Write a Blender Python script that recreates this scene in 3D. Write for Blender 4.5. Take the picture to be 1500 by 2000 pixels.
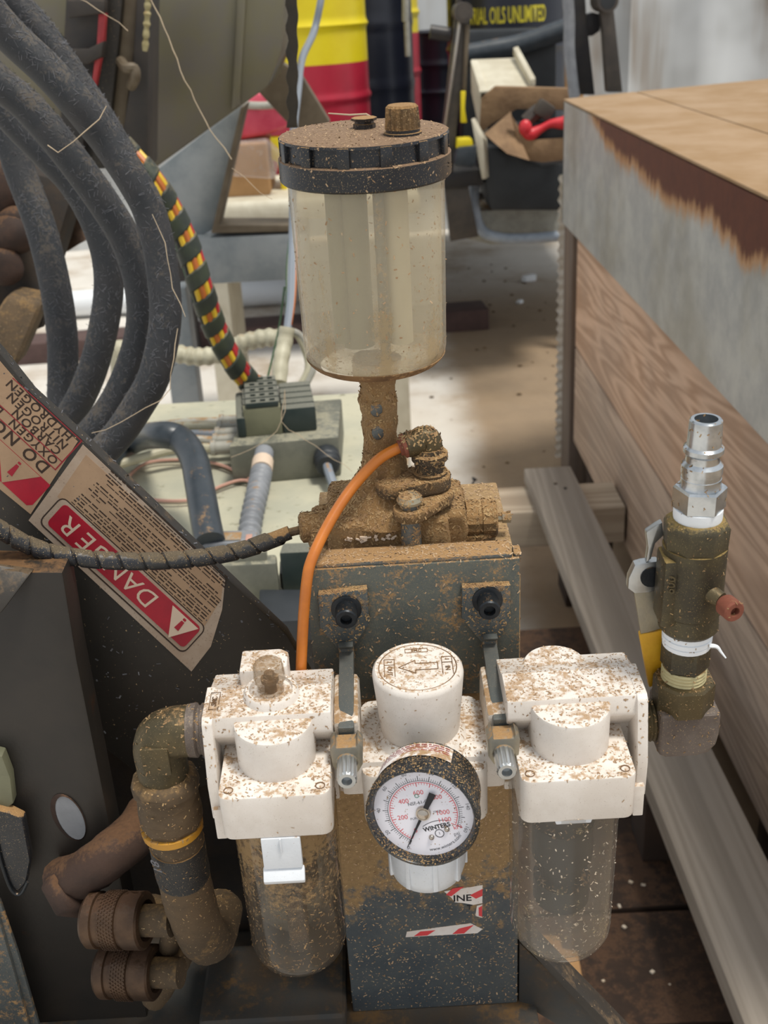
import bpy, bmesh, math, random
from mathutils import Vector, Matrix, noise as mnoise
rnd = random.Random(7)
V = Vector
PI = math.pi
for o_ in list(bpy.data.objects):
    bpy.data.objects.remove(o_)
SC = bpy.context.scene
COL = SC.collection

# ---------------------------------------------------------------- camera
FPX = 2200.0                       # focal length in pixels of the 1500 x 2000 frame
TILT = math.radians(24.5)          # looking down
ROLL = math.radians(-3.2)
CAM = V((0, 0, 1.5))
_r0 = V((1, 0, 0)); _u0 = V((0, math.sin(TILT), math.cos(TILT))); FWD = V((0, math.cos(TILT), -math.sin(TILT)))
CR = _r0 * math.cos(ROLL) + _u0 * math.sin(ROLL)
CU = _u0 * math.cos(ROLL) - _r0 * math.sin(ROLL)
cam_d = bpy.data.cameras.new('camera'); cam = bpy.data.objects.new('camera', cam_d); COL.objects.link(cam)
cam_d.sensor_fit = 'VERTICAL'; cam_d.sensor_height = 24.0; cam_d.lens = 24.0 * FPX / 2000.0
cam_d.clip_start = 0.02; cam_d.clip_end = 200
cam.matrix_world = Matrix(((CR.x, CU.x, -FWD.x, CAM.x), (CR.y, CU.y, -FWD.y, CAM.y), (CR.z, CU.z, -FWD.z, CAM.z), (0, 0, 0, 1)))
cam_d.dof.use_dof = True; cam_d.dof.focus_distance = 0.58; cam_d.dof.aperture_fstop = 13.0
SC.camera = cam

# ---------------------------------------------------------------- light
world = bpy.data.worlds.new('overcast_sky'); SC.world = world; world.use_nodes = True
wn = world.node_tree.nodes; wl = world.node_tree.links
bg = wn['Background']; bg.inputs['Color'].default_value = (0.93, 0.965, 1.0, 1); bg.inputs['Strength'].default_value = 0.75
sun_d = bpy.data.lights.new('sun', 'SUN'); sun = bpy.data.objects.new('sun', sun_d); COL.objects.link(sun)
sun_d.energy = 3.0; sun_d.angle = math.radians(14); sun_d.color = (1.0, 0.95, 0.86)
sun_dir = V((0.28, -0.18, 1.0)).normalized()       # towards the sun
sun.rotation_euler = sun_dir.to_track_quat('Z', 'Y').to_euler()
sun.location = (0, 0, 6)
SC.view_settings.view_transform = 'Standard'; SC.view_settings.look = 'None'
SC.view_settings.gamma = 1.0; SC.view_settings.use_curve_mapping = False
SC.view_settings.exposure = 0.0

# ---------------------------------------------------------------- pixel to place
def ray(u, v): return FWD + CR * ((u - 750) / FPX) - CU * ((v - 1000) / FPX)
def W(u, v, d): return CAM + ray(u, v) * d                       # at a depth along the view axis
def WZ(u, v, z): r = ray(u, v); return CAM + r * ((z - CAM.z) / r.z)   # on a level plane
def WY(u, v, y): r = ray(u, v); return CAM + r * (y / r.y)       # on an upright plane facing the camera
# frame of the air unit: x along the row, y away from the camera, z up, millimetres; leans 3 degrees forward
O = W(830, 1450, 0.55); LEAN = math.radians(3)
MX = V((1, 0, 0)); MY = V((0, math.cos(LEAN), math.sin(LEAN))); MZ = V((0, -math.sin(LEAN), math.cos(LEAN)))
FM = Matrix(((MX.x * .001, MY.x * .001, MZ.x * .001, O.x), (MX.y * .001, MY.y * .001, MZ.y * .001, O.y), (MX.z * .001, MY.z * .001, MZ.z * .001, O.z), (0, 0, 0, 1)))
I4 = Matrix.Identity(4)
def m(u, v, y):                                                  # pixel to the air unit's frame, on its plane y
    r = ray(u, v); t = (y / 1000 - (CAM - O).dot(MY)) / r.dot(MY); p = CAM + r * t - O
    return V((1000 * p.dot(MX), y, 1000 * p.dot(MZ)))
def mz(u, v, z):
    r = ray(u, v); t = (z / 1000 - (CAM - O).dot(MZ)) / r.dot(MZ); p = CAM + r * t - O
    return V((1000 * p.dot(MX), 1000 * p.dot(MY), z))
def mw(p): p = V(p) - O; return V((1000 * p.dot(MX), 1000 * p.dot(MY), 1000 * p.dot(MZ)))

# ---------------------------------------------------------------- mesh helpers
def axes(d):
    d = V(d).normalized(); a = V((0, 0, 1)) if abs(d.z) < .9 else V((1, 0, 0))
    x = a.cross(d).normalized(); return x, d.cross(x), d
def merge(bm, t):
    me = bpy.data.meshes.new('tmp'); t.to_mesh(me); t.free(); bm.from_mesh(me); bpy.data.meshes.remove(me)
def bevel_all(t, w, seg=2, ang=30):
    es = [e for e in t.edges if len(e.link_faces) == 2 and e.calc_face_angle(0) > math.radians(ang)]
    if es and w > 0: bmesh.ops.bevel(t, geom=es, offset=w, segments=seg, profile=.6, affect='EDGES', clamp_overlap=True)
def box(bm, c, s, bev=0, seg=2, rot=None):
    t = bmesh.new(); bmesh.ops.create_cube(t, size=1)
    for v in t.verts: v.co = V((v.co.x * s[0], v.co.y * s[1], v.co.z * s[2]))
    bevel_all(t, bev, seg)
    R = rot if rot is not None else Matrix.Identity(3)
    for v in t.verts: v.co = R @ v.co + V(c)
    merge(bm, t); return bm
def prism(bm, poly, o, ux, uy, h, bev=0, seg=2):                  # polygon in (ux, uy) from o, thickness h along ux x uy
    t = bmesh.new(); o = V(o); ux = V(ux); uy = V(uy); n = ux.cross(uy).normalized()
    a = [t.verts.new(o + ux * p[0] + uy * p[1]) for p in poly]; b = [t.verts.new(v.co + n * h) for v in a]
    k = len(poly); t.faces.new(a[::-1]); t.faces.new(b)
    for i in range(k): t.faces.new((a[i], a[(i + 1) % k], b[(i + 1) % k], b[i]))
    bmesh.ops.recalc_face_normals(t, faces=t.faces[:]); bevel_all(t, bev, seg); merge(bm, t); return bm
def slab(bm, pts, d, bev=0, seg=2):                               # polygon of 3-d points pushed along vector d
    t = bmesh.new(); a = [t.verts.new(V(p)) for p in pts]; b = [t.verts.new(V(p) + V(d)) for p in pts]
    k = len(a); t.faces.new(a[::-1]); t.faces.new(b)
    for i in range(k): t.faces.new((a[i], a[(i + 1) % k], b[(i + 1) % k], b[i]))
    bmesh.ops.recalc_face_normals(t, faces=t.faces[:]); bevel_all(t, bev, seg); merge(bm, t); return bm
def lathe(bm, o, d, prof, n=28, ph=0.0, mod=None):                # prof: (distance along d, radius); mod(angle, i) scales the radius
    x, y, z = axes(d); o = V(o); rings = []; t = bmesh.new()
    for i, (h, r) in enumerate(prof):
        if r < 1e-7: rings.append([t.verts.new(o + z * h)]); continue
        rings.append([t.verts.new(o + z * h + (x * math.cos(a) + y * math.sin(a)) * r * (mod(a, i) if mod else 1)) for a in [ph + 2 * PI * k / n for k in range(n)]])
    for A, B in zip(rings, rings[1:]):
        for k in range(n):
            q = [A[k % len(A)], A[(k + 1) % len(A)], B[(k + 1) % len(B)], B[k % len(B)]]
            u = []
            for w in q:
                if w not in u: u.append(w)
            if len(u) > 2:
                try: t.faces.new(u)
                except ValueError: pass
    for R_, f in ((rings[0], 1), (rings[-1], 0)):
        if len(R_) > 2 and prof[0] != prof[-1]: t.faces.new(R_[::-1] if f else R_)
    bmesh.ops.recalc_face_normals(t, faces=t.faces[:]); merge(bm, t); return bm
def cyl(bm, p0, p1, r0, r1=None, n=24, bev=0):
    p0 = V(p0); p1 = V(p1); L = (p1 - p0).length; r1 = r0 if r1 is None else r1
    pr = [(0, r0), (L, r1)] if not bev else [(0, r0 - bev), (bev, r0), (L - bev, r1), (L, r1 - bev)]
    return lathe(bm, p0, p1 - p0, pr, n)
def spline(pts, k=6):
    P = [V(p) for p in pts]; Q = [P[0] * 2 - P[1]] + P + [P[-1] * 2 - P[-2]]; out = []
    for i in range(1, len(Q) - 2):
        for j in range(k):
            t = j / k; a, b, c, d = Q[i - 1:i + 3]
            out.append(.5 * (2 * b + (c - a) * t + (2 * a - 5 * b + 4 * c - d) * t * t + (3 * b - a - 3 * c + d) * t ** 3))
    return out + [P[-1]]
def tube(bm, pts, r, n=12, k=6, rf=None, caps=True):              # rf(s, i): radius factor at arc length s
    P = spline(pts, k) if k > 1 else [V(p) for p in pts]; t = bmesh.new(); rings = []; s = 0; x = None
    for i, p in enumerate(P):
        d = (P[min(i + 1, len(P) - 1)] - P[max(i - 1, 0)]).normalized()
        if x is None: x = axes(d)[0]
        x = (x - d * x.dot(d)).normalized(); y = d.cross(x)
        if i: s += (p - P[i - 1]).length
        rr = (r(i / (len(P) - 1)) if callable(r) else r) * (rf(s, i) if rf else 1)
        rings.append([t.verts.new(p + (x * math.cos(2 * PI * q / n) + y * math.sin(2 * PI * q / n)) * rr) for q in range(n)])
    for A, B in zip(rings, rings[1:]):
        for q in range(n): t.faces.new((A[q], A[(q + 1) % n], B[(q + 1) % n], B[q]))
    if caps: t.faces.new(rings[0][::-1]); t.faces.new(rings[-1])
    merge(bm, t); return bm
def resample(pts, step, k=10):
    P = spline(pts, k); out = [P[0]]; acc = 0
    for a, b in zip(P, P[1:]):
        L = (b - a).length; pos = step - acc
        while pos <= L: out.append(a.lerp(b, pos / L)); pos += step
        acc = (acc + L) % step
    return out
def helix(path, r, pitch, width, th, bm, n=14, phase=0, cover=1.0):   # a flat strip wound round a path
    P = resample(path, pitch / n); t = bmesh.new(); x = None; prev = None
    for i, p in enumerate(P):
        d = (P[min(i + 1, len(P) - 1)] - P[max(i - 1, 0)]).normalized()
        if x is None: x = axes(d)[0]
        x = (x - d * x.dot(d)).normalized(); y = d.cross(x)
        a = 2 * PI * i / n + phase; e = x * math.cos(a) + y * math.sin(a)
        row = [t.verts.new(p + e * r - d * width / 2), t.verts.new(p + e * (r + th) - d * width * .4), t.verts.new(p + e * (r + th) + d * width * .4), t.verts.new(p + e * r + d * width / 2)]
        if prev:
            for q in range(3): t.faces.new((prev[q], prev[q + 1], row[q + 1], row[q]))
        prev = row
    bmesh.ops.recalc_face_normals(t, faces=t.faces[:]); merge(bm, t); return bm
def ball(bm, c, r, s=(1, 1, 1), u=16, w=10):
    t = bmesh.new(); bmesh.ops.create_uvsphere(t, u_segments=u, v_segments=w, radius=1)
    for v in t.verts: v.co = V((v.co.x * r * s[0], v.co.y * r * s[1], v.co.z * r * s[2])) + V(c)
    merge(bm, t); return bm
def rough_up(bm, amp, freq, keep=None, off=0):                    # push vertices along normals by noise
    bm.normal_update()
    for v in bm.verts: v.co += v.normal * amp * mnoise.noise(v.co * freq + V((off, off, off)))
    return bm

# ---------------------------------------------------------------- objects
def thing(name, label, cat, loc, group=None, basis=None):
    o = bpy.data.objects.new(name, None); COL.objects.link(o); o.empty_display_size = .02
    o.matrix_basis = basis if basis is not None else Matrix.Translation(V(loc))
    o['label'] = label; o['category'] = cat
    if group: o['group'] = group
    return o
def rootmat(o):
    while o.parent: o = o.parent
    return o.matrix_basis
def part(name, bm, mt, parent=None, frame=I4, ang=35, label=None, smooth=True, kind=None):
    for v in bm.verts: v.co = frame @ v.co
    if parent: 
        inv = rootmat(parent).inverted()
        for v in bm.verts: v.co = inv @ v.co
    me = bpy.data.meshes.new(name); bm.to_mesh(me); bm.free()
    if smooth:
        me.polygons.foreach_set('use_smooth', [True] * len(me.polygons)); me.set_sharp_from_angle(angle=math.radians(ang))
    o = bpy.data.objects.new(name, me); COL.objects.link(o)
    for q in (mt if isinstance(mt, (list, tuple)) else [mt]): me.materials.append(q)
    if parent: o.parent = parent
    if label: o['label'] = label
    if kind: o['kind'] = kind
    return o
def solo(name, bm, mt, label, cat, frame=I4, group=None, ang=35, kind=None, origin=None):
    for v in bm.verts: v.co = frame @ v.co
    c = V(origin) if origin is not None else V((sum(v.co.x for v in bm.verts) / len(bm.verts), sum(v.co.y for v in bm.verts) / len(bm.verts), min(v.co.z for v in bm.verts)))
    for v in bm.verts: v.co -= c
    o = part(name, bm, mt, None, I4, ang); o.location = c
    o['label'] = label; o['category'] = cat
    if group: o['group'] = group
    if kind: o['kind'] = kind
    return o
def struct(name, bm, mt, ang=35):
    o = part(name, bm, mt, None, I4, ang); o['kind'] = 'structure'; return o
def B(): return bmesh.new()
def text(name, s, size, o, ux, uy, mt, parent, frame=I4, depth=0.0, align='CENTER', warp=None, weight=0.0, label=None, spacing=1.0):
    cu = bpy.data.curves.new('lettering', 'FONT'); cu.body = s; cu.size = 1; cu.align_x = align; cu.align_y = 'CENTER'
    cu.resolution_u = 3; cu.offset = weight; cu.space_character = spacing
    ob = bpy.data.objects.new('lettering', cu); me = bpy.data.meshes.new_from_object(ob)
    bm = bmesh.new(); bm.from_mesh(me); bpy.data.objects.remove(ob); bpy.data.curves.remove(cu); bpy.data.meshes.remove(me)
    o = V(o); ux = V(ux).normalized(); uy = V(uy).normalized(); n = ux.cross(uy)
    if depth:
        r = bmesh.ops.extrude_face_region(bm, geom=bm.faces[:])
        for e in r['geom']:
            if isinstance(e, bmesh.types.BMVert): e.co.z += depth / size
    for v in bm.verts:
        q = V((v.co.x * size, v.co.y * size, v.co.z * size))
        v.co = warp(q) if warp else o + ux * q.x + uy * q.y + n * q.z
    return part(name, bm, mt, parent, frame, smooth=False, label=label)
# ---------------------------------------------------------------- materials
def lin(h):
    h = h.lstrip('#'); c = [int(h[i:i + 2], 16) / 255 for i in (0, 2, 4)]
    return tuple((x / 12.92 if x <= .04045 else ((x + .055) / 1.055) ** 2.4) for x in c) + (1,)
DUST = lin('a07c50')
class NT:
    def __init__(s, name):
        s.m = bpy.data.materials.new(name); s.m.use_nodes = True; s.t = s.m.node_tree; s.n = s.t.nodes; s.bsdf = s.n['Principled BSDF']
        s.tc = s.n.new('ShaderNodeTexCoord').outputs['Object']
    def link(s, a, b): s.t.links.new(a, b)
    def val(s, sock, v):
        if hasattr(v, 'is_output'): s.link(v, sock)
        else: sock.default_value = v
    def map(s, scale=(1, 1, 1), rot=(0, 0, 0), loc=(0, 0, 0)):
        q = s.n.new('ShaderNodeMapping'); q.inputs['Scale'].default_value = scale; q.inputs['Rotation'].default_value = rot; q.inputs['Location'].default_value = loc
        s.link(s.tc, q.inputs['Vector']); return q.outputs[0]
    def noise(s, scale, detail=3, rough=.55, vec=None, dist=0):
        q = s.n.new('ShaderNodeTexNoise'); q.inputs['Scale'].default_value = scale; q.inputs['Detail'].default_value = detail
        q.inputs['Roughness'].default_value = rough; q.inputs['Distortion'].default_value = dist
        s.link(vec if vec is not None else s.tc, q.inputs['Vector']); return q.outputs['Fac']
    def math(s, op, a, b=0.0, c=None):
        q = s.n.new('ShaderNodeMath'); q.operation = op; s.val(q.inputs[0], a); s.val(q.inputs[1], b)
        if c is not None: s.val(q.inputs[2], c)
        return q.outputs[0]
    def step(s, v, lo, hi, a=0.0, b=1.0):
        q = s.n.new('ShaderNodeMapRange'); q.interpolation_type = 'SMOOTHSTEP'
        for i, x in enumerate((v, lo, hi, a, b)): s.val(q.inputs[i], x)
        return q.outputs[0]
    def mix(s, f, a, b, mode='MIX'):
        q = s.n.new('ShaderNodeMix'); q.data_type = 'RGBA'; q.blend_type = mode; s.val(q.inputs[0], f); s.val(q.inputs[6], a); s.val(q.inputs[7], b); return q.outputs[2]
    def nz(s):
        g = s.n.new('ShaderNodeNewGeometry'); x = s.n.new('ShaderNodeSeparateXYZ'); s.link(g.outputs['Normal'], x.inputs[0]); return x.outputs[2]
    def xyz(s):
        x = s.n.new('ShaderNodeSeparateXYZ'); s.link(s.tc, x.inputs[0]); return x.outputs
    def bump(s, h, strength, dist=.001):
        q = s.n.new('ShaderNodeBump'); q.inputs['Strength'].default_value = strength; q.inputs['Distance'].default_value = dist
        s.link(h, q.inputs['Height']); s.link(q.outputs[0], s.bsdf.inputs['Normal'])
    def out(s, col, rough, metal=0.0):
        s.val(s.bsdf.inputs['Base Color'], col); s.val(s.bsdf.inputs['Roughness'], rough); s.val(s.bsdf.inputs['Metallic'], metal); return s.m
def mat(name, c, c2=None, rough=.5, metal=0.0, zg=None, nscale=30, dust=0.0, up=.3, dcol=DUST, fine=180, speck=0.0, scol=lin('d8b98a'), bump=.25, bscale=350, rust=0.0, rcol=lin('5a2c18'), bdist=.0006, spec=.5):
    t = NT(name); col = c if len(c) == 4 else tuple(c) + (1,); r = rough; me = metal
    if c2 is not None: col = t.mix(t.step(t.noise(nscale, 5, .65), .35, .65), c, c2)
    if rust:
        f = t.step(t.noise(nscale * 1.7, 6, .7), 1 - rust, 1.12 - rust); col = t.mix(f, col, rcol); r = t.math('MAXIMUM', t.math('MULTIPLY', f, .85), r)
        if metal: me = t.math('MULTIPLY', t.math('SUBTRACT', 1.0, f), metal)
    if dust:
        n = t.math('ADD', t.math('MULTIPLY', t.noise(fine, 6, .72), .6), t.math('MULTIPLY', t.noise(fine * .16, 3), .4))
        v = t.math('ADD', n, t.math('MULTIPLY', t.nz(), up))
        if zg: v = t.math('ADD', v, t.math('MULTIPLY', t.math('SUBTRACT', t.xyz()[2], zg[0]), zg[1]))
        f = t.step(v, 1 - dust - .06, 1 - dust + .06)
        dc = t.mix(t.noise(fine * 4, 3), tuple(x * .55 for x in dcol[:3]) + (1,), tuple(min(1, x * 1.35) for x in dcol[:3]) + (1,))
        col = t.mix(t.math('MULTIPLY', f, .93), col, dc); r = t.math('MAXIMUM', t.math('MULTIPLY', f, .9), r)
        if metal or rust: me = t.math('MULTIPLY', t.math('SUBTRACT', 1.0, f), me)
    if speck:
        f = t.step(t.noise(fine * 6.5, 2, .6), .70 - speck * .26, .76 - speck * .26); col = t.mix(t.math('MULTIPLY', f, .75), col, scol); r = t.math('MAXIMUM', t.math('MULTIPLY', f, .8), r)
    if bump: t.bump(t.noise(bscale, 5, .7), bump, bdist)
    t.bsdf.inputs['Specular IOR Level'].default_value = spec
    return t.out(col, r, me)
def clear(name, tint, opac, dustcol, zg=None, dust=.35, fine=200, rough=.12, up=0.0, body=.12, streak=0.0, tl=.45, haze=None):   # see-through plastic with dust on it
    t = NT(name); N = t.n; out = N['Material Output']
    tr = N.new('ShaderNodeBsdfTransparent'); tr.inputs[0].default_value = tint
    gl = N.new('ShaderNodeBsdfGlossy'); gl.inputs['Roughness'].default_value = rough
    fr = N.new('ShaderNodeFresnel'); fr.inputs[0].default_value = 1.42
    di = N.new('ShaderNodeBsdfDiffuse'); tn = N.new('ShaderNodeBsdfTranslucent')
    dm = N.new('ShaderNodeMixShader'); dm.inputs[0].default_value = tl; t.link(di.outputs[0], dm.inputs[1]); t.link(tn.outputs[0], dm.inputs[2])
    n = t.math('ADD', t.math('MULTIPLY', t.noise(fine, 6, .75), .6), t.math('MULTIPLY', t.noise(fine * .12, 3), .4))
    if streak: n = t.math('ADD', n, t.math('MULTIPLY', t.math('SUBTRACT', t.noise(60, 4, .6, t.map((1, 1, .06))), .5), streak))
    if zg: n = t.math('ADD', n, t.math('MULTIPLY', t.math('SUBTRACT', t.xyz()[2], zg[0]), zg[1]))
    df = t.math('MULTIPLY', t.step(n, 1 - dust - .05, 1 - dust + .08), opac); f = t.math('MAXIMUM', df, body)
    cc = t.mix(t.math('MINIMUM', t.math('MULTIPLY', df, 1.3), 1.0), haze or dustcol, dustcol)
    for q in (di, tn): t.link(cc, q.inputs['Color'])
    a = N.new('ShaderNodeMixShader'); t.link(t.math('MINIMUM', f, 1.0), a.inputs[0]); t.link(tr.outputs[0], a.inputs[1]); t.link(dm.outputs[0], a.inputs[2])
    b = N.new('ShaderNodeMixShader'); gm = N.new('ShaderNodeNewGeometry'); t.link(t.math('MULTIPLY', t.math('MULTIPLY', fr.outputs[0], .8), t.math('SUBTRACT', 1.0, gm.outputs['Backfacing'])), b.inputs[0]); t.link(a.outputs[0], b.inputs[1]); t.link(gl.outputs[0], b.inputs[2])
    t.link(b.outputs[0], out.inputs[0]); return t.m
def wood(name, a, b, axis=0, scale=9, stretch=.06, bump=.35, ring=14, knot=1.2, rough=.8, speck=None):
    t = NT(name); sc = [1, 1, 1]; sc[axis] = stretch
    vec = t.map(tuple(sc)); n = t.noise(scale, 3, .5, vec, knot)
    g = t.math('FRACT', t.math('MULTIPLY', n, ring)); g = t.math('ABSOLUTE', t.math('SUBTRACT', t.math('MULTIPLY', g, 2.0), 1.0))
    fine = t.noise(scale * 40, 3, .6, vec); h = t.math('ADD', t.math('MULTIPLY', g, .7), t.math('MULTIPLY', fine, .4))
    col = t.mix(t.step(h, .15, .95), a, b); col = t.mix(t.step(t.noise(2.2, 4), .3, .75, 0.0, .35), col, lin('8f8880'))
    t.bump(h, bump, .002); return t.out(col, rough)
M = {}
M['white'] = mat('white_painted_casting', lin('e6dfd7'), lin('d9d0c6'), .38, dust=.27, up=.20, fine=330, speck=.12, scol=lin('7a5c3c'), bump=.12, dcol=lin('ad8e6c'))
M['white_dusty'] = mat('dust_caked_white_casting', lin('d9cfc3'), lin('c4b6a4'), .7, dust=.44, up=.1, fine=280, speck=.2, scol=lin('6a4e34'), bump=.6, dcol=lin('98774f'))
M['white_clean'] = mat('white_plastic', lin('dfe3e8'), lin('d3d8de'), .35, dust=.22, up=.18, fine=200, speck=.05, scol=lin('9a8060'))
M['groove'] = mat('dust_in_grooves', lin('8b6a48'), lin('5d452e'), .9)
M['dust_block'] = mat('dust_caked_body', lin('8d6e49'), lin('a5875f'), .95, dust=.5, up=.3, fine=240, speck=.28, bump=.9, bscale=900, bdist=.0015)
M['dust_dark'] = mat('dusty_dark_body', lin('3a332a'), lin('6c5333'), .85, dust=.45, up=.5, fine=260, speck=.3, bump=.8, bscale=800, bdist=.001)
M['gunmetal'] = mat('grey_painted_bracket', lin('4d5456'), lin('5d6262'), .45, .35, dust=.45, up=.15, fine=300, speck=.2, bump=.2)
M['plate'] = mat('dark_grey_painted_plate', lin('4d5351'), lin('5c5f58'), .5, .1, dust=.43, up=.1, fine=420, speck=.3, bump=.3, scol=lin('a89468'))
M['post'] = mat('blue_grey_painted_post', lin('474e53'), lin('555a5b'), zg=(.08, 2.4), rough=.55, dust=.5, up=.3, fine=100, speck=.2, bump=.5, dcol=lin('9b7e56'))
M['deck'] = mat('dark_stained_deck', lin('3a3a38'), lin('4a3f33'), rough=.7, dust=.34, up=.1, fine=70, bump=.3, dcol=lin('6e5332'))
M['arm_metal'] = mat('worn_grey_arm_metal', lin('5b605f'), lin('6b6c68'), rough=.42, metal=.4, dust=.30, up=.04, fine=330, speck=.16, bump=.15)
M['sawdust_pale'] = mat('pale_sawdust', lin('bba080'), lin('98795a'), rough=.95, bump=0, nscale=200)
M['loom_wrap'] = mat('dark_loom_wrap', lin('2b312c'), lin('38402f'), rough=.5, dust=.3, fine=120, dcol=lin('6a624e'))
M['bolt'] = mat('black_oxide_bolt', lin('23272c'), lin('33373b'), .38, .6, dust=.2, up=.25, fine=300)
M['zinc'] = mat('zinc_plated_steel', lin('b9bcbd'), lin('9c9e9e'), .3, .85, dust=.18, up=.2, fine=300, bump=.1)
M['zinc_old'] = mat('dull_zinc', lin('8f8b80'), lin('a39a84'), .42, .6, dust=.36, up=.2, fine=300)
M['bright_zinc'] = mat('bright_zinc', lin('c7ccd0'), lin('aab0b5'), .24, .9, nscale=90, bump=.08)
M['brass'] = mat('dirty_brass', lin('5d5138'), lin('46402f'), .5, .5, dust=.31, up=.14, fine=260, speck=.16, bump=.4)
M['brass_dark'] = mat('dark_bronze_valve_body', lin('3f3a30'), lin('57503c'), .45, .55, dust=.30, up=.3, fine=300, speck=.22, bump=.35, scol=lin('b29c68'), dcol=lin('8a7443'))
M['elbow_brown'] = mat('dusty_iron_elbow', lin('5b5049'), lin('6f655e'), .6, .3, dust=.35, up=.1, fine=280, speck=.2, dcol=lin('86796c'))
M['tape'] = mat('white_thread_tape', lin('e8ecf0'), None, .5)
M['tape_dirty'] = mat('dirty_thread_tape', lin('b9ae84'), lin('8d8158'), .8, dust=.3)
M['rust_screw'] = mat('rusty_screw', lin('8a4f3c'), lin('6a3b2c'), .8, .1, dust=.15)
M['yellow_grip'] = mat('yellow_vinyl_grip', lin('d9a520'), lin('c79218'), .5, dust=.2, fine=150)
M['black_plastic'] = mat('black_plastic', lin('17191d'), lin('22252a'), .32, dust=.26, up=.42, fine=300, speck=.20, bump=.12)
M['black_rubber'] = mat('black_rubber', lin('1d1f22'), lin('2a2a2a'), .6, dust=.33, up=.4, fine=300, speck=.2)
M['lid'] = mat('dust_coated_black_lid', lin('15171b'), lin('1e2025'), .34, dust=.19, up=.60, fine=320, speck=.24, bump=.15, dcol=lin('846a52'))
M['gauge_case'] = mat('black_gauge_case', lin('191b1e'), lin('24272a'), .3, dust=.26, up=.10, fine=380, speck=.3, bump=.15, dcol=lin('86745a'))
M['dial'] = mat('white_dial', lin('eceaf2'), None, .4, bump=0)
M['ink'] = mat('black_ink', lin('1c1c22'), None, .6, bump=0)
M['red_ink'] = mat('red_ink', lin('d8454a'), None, .6, bump=0)
M['green_ink'] = mat('green_ink', lin('2f8a6a'), None, .6, bump=0)
M['grey_ink'] = mat('grey_ink', lin('6d6d72'), None, .6, bump=0)
M['steel'] = mat('bright_steel', lin('b6ada2'), None, .25, .9, bump=0)
M['paper'] = mat('white_paper_label', lin('ebe6e2'), lin('dcd2ca'), .7, dust=.22, fine=240, bump=0)
M['bowl_left'] = clear('clear_bowl_caked', (.97, .95, .92, 1), .9, lin('a98d66'), (-.035, 3.0), .46, 330, body=.10, tl=.3, haze=lin('8d8478'))
M['bowl_right'] = clear('clear_bowl_dusty', (.97, .96, .95, 1), .8, lin('c9b690'), (-.04, -.4), .40, 700, body=.19, tl=.3, haze=lin('a09a90'))
M['reservoir'] = clear('translucent_reservoir', (.99, .975, .93, 1), .5, lin('c2a676'), (.045, -1.6), .42, 420, rough=.2, body=.27, streak=1.1, tl=.4, haze=lin('efe6d0'))
M['dome'] = clear('clear_sight_dome', (.95, .92, .88, 1), .7, lin('b59c7c'), None, .46, 500, body=.3, haze=lin('a89478'))
M['orange'] = mat('orange_air_tube', lin('c9762a'), lin('b5682a'), .35, dust=.22, up=.1, fine=160, bump=.1)
M['sawdust'] = mat('sawdust', lin('a98c62'), lin('87694a'), .95, bump=0, nscale=200)
M['machine'] = mat('black_painted_steel', lin('2b2824'), lin('36312b'), .5, .1, nscale=12, dust=.24, up=.3, fine=90, speck=.05, bump=.12, dcol=lin('5f4d38'))
M['machine_rusty'] = mat('black_steel_with_rust', lin('272421'), lin('302b26'), .5, .1, nscale=14, dust=.3, up=.25, fine=60, rust=.36, rcol=lin('4a2f1c'), bump=.2, dcol=lin('6b4d2e'))
M['grime'] = mat('grimy_rust_brown_steel', lin('33271b'), lin('221d19'), .8, dust=.30, up=.05, fine=70, bump=.5, dcol=lin('6e4a26'))
M['sticker'] = mat('dusty_sticker_paper', lin('b09274'), lin('a3866a'), .75, dust=.18, up=0, fine=260, speck=.1, scol=lin('6a5138'), bump=.15)
M['sticker_edge'] = mat('sticker_border', lin('b8a694'), lin('a8937f'), .7, dust=.2, fine=180, speck=.2, scol=lin('5f4c3c'), bump=.1)
M['sticker_red'] = mat('sticker_red', lin('b0172f'), lin('98142a'), .5, dust=.22, up=0, fine=160, speck=.1, scol=lin('5a3a24'), bump=.1, dcol=lin('7a4433'))
M['sticker_white'] = mat('sticker_lettering', lin('d9c3ad'), None, .6, bump=0)
M['sticker_ink'] = mat('sticker_ink', lin('3a2a20'), None, .8, bump=0)
M['red_line'] = mat('sticker_red_line', lin('8e2a30'), None, .8, bump=0)
M['hose'] = mat('dusty_black_hose', lin('292c30'), lin('333335'), .62, nscale=40, dust=.37, up=.22, fine=300, speck=.16, bump=.4, dcol=lin('5c554d'), scol=lin('77797c'))
M['spiral'] = mat('black_spiral_wrap', lin('22242a'), lin('2d2d2d'), .4, dust=.34, up=.3, fine=260, speck=.22, dcol=lin('5f5341'))
M['knurl'] = mat('rusty_coupling_steel', lin('594433'), lin('3f2f24'), .42, .55, nscale=40, dust=.25, fine=200, dcol=lin('4a3220'), bump=.4)
M['rust_pipe'] = mat('rusty_pipe', lin('3f2c22'), lin('2d201a'), .8, dust=.3, up=.3, fine=120, dcol=lin('5f432c'), bump=.5)
M['hose_tan'] = mat('dust_soaked_hose', lin('5e4c36'), lin('4a3d2d'), .8, dust=.4, up=.1, fine=110, speck=.12, dcol=lin('7c623f'), bump=.5)
M['yellow_ring'] = mat('yellow_band', lin('c58f2c'), lin('b27d22'), .5, dust=.2)
M['fibre'] = mat('grey_fibre', lin('918c7c'), lin('6f6a5c'), .95, bump=.9, bscale=500, bdist=.004)
M['concrete'] = None
t = NT('concrete_floor')
c_ = t.mix(t.step(t.noise(1.3, 6, .6), .3, .7), lin('c9c3ba'), lin('dcd8d1'))
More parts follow.
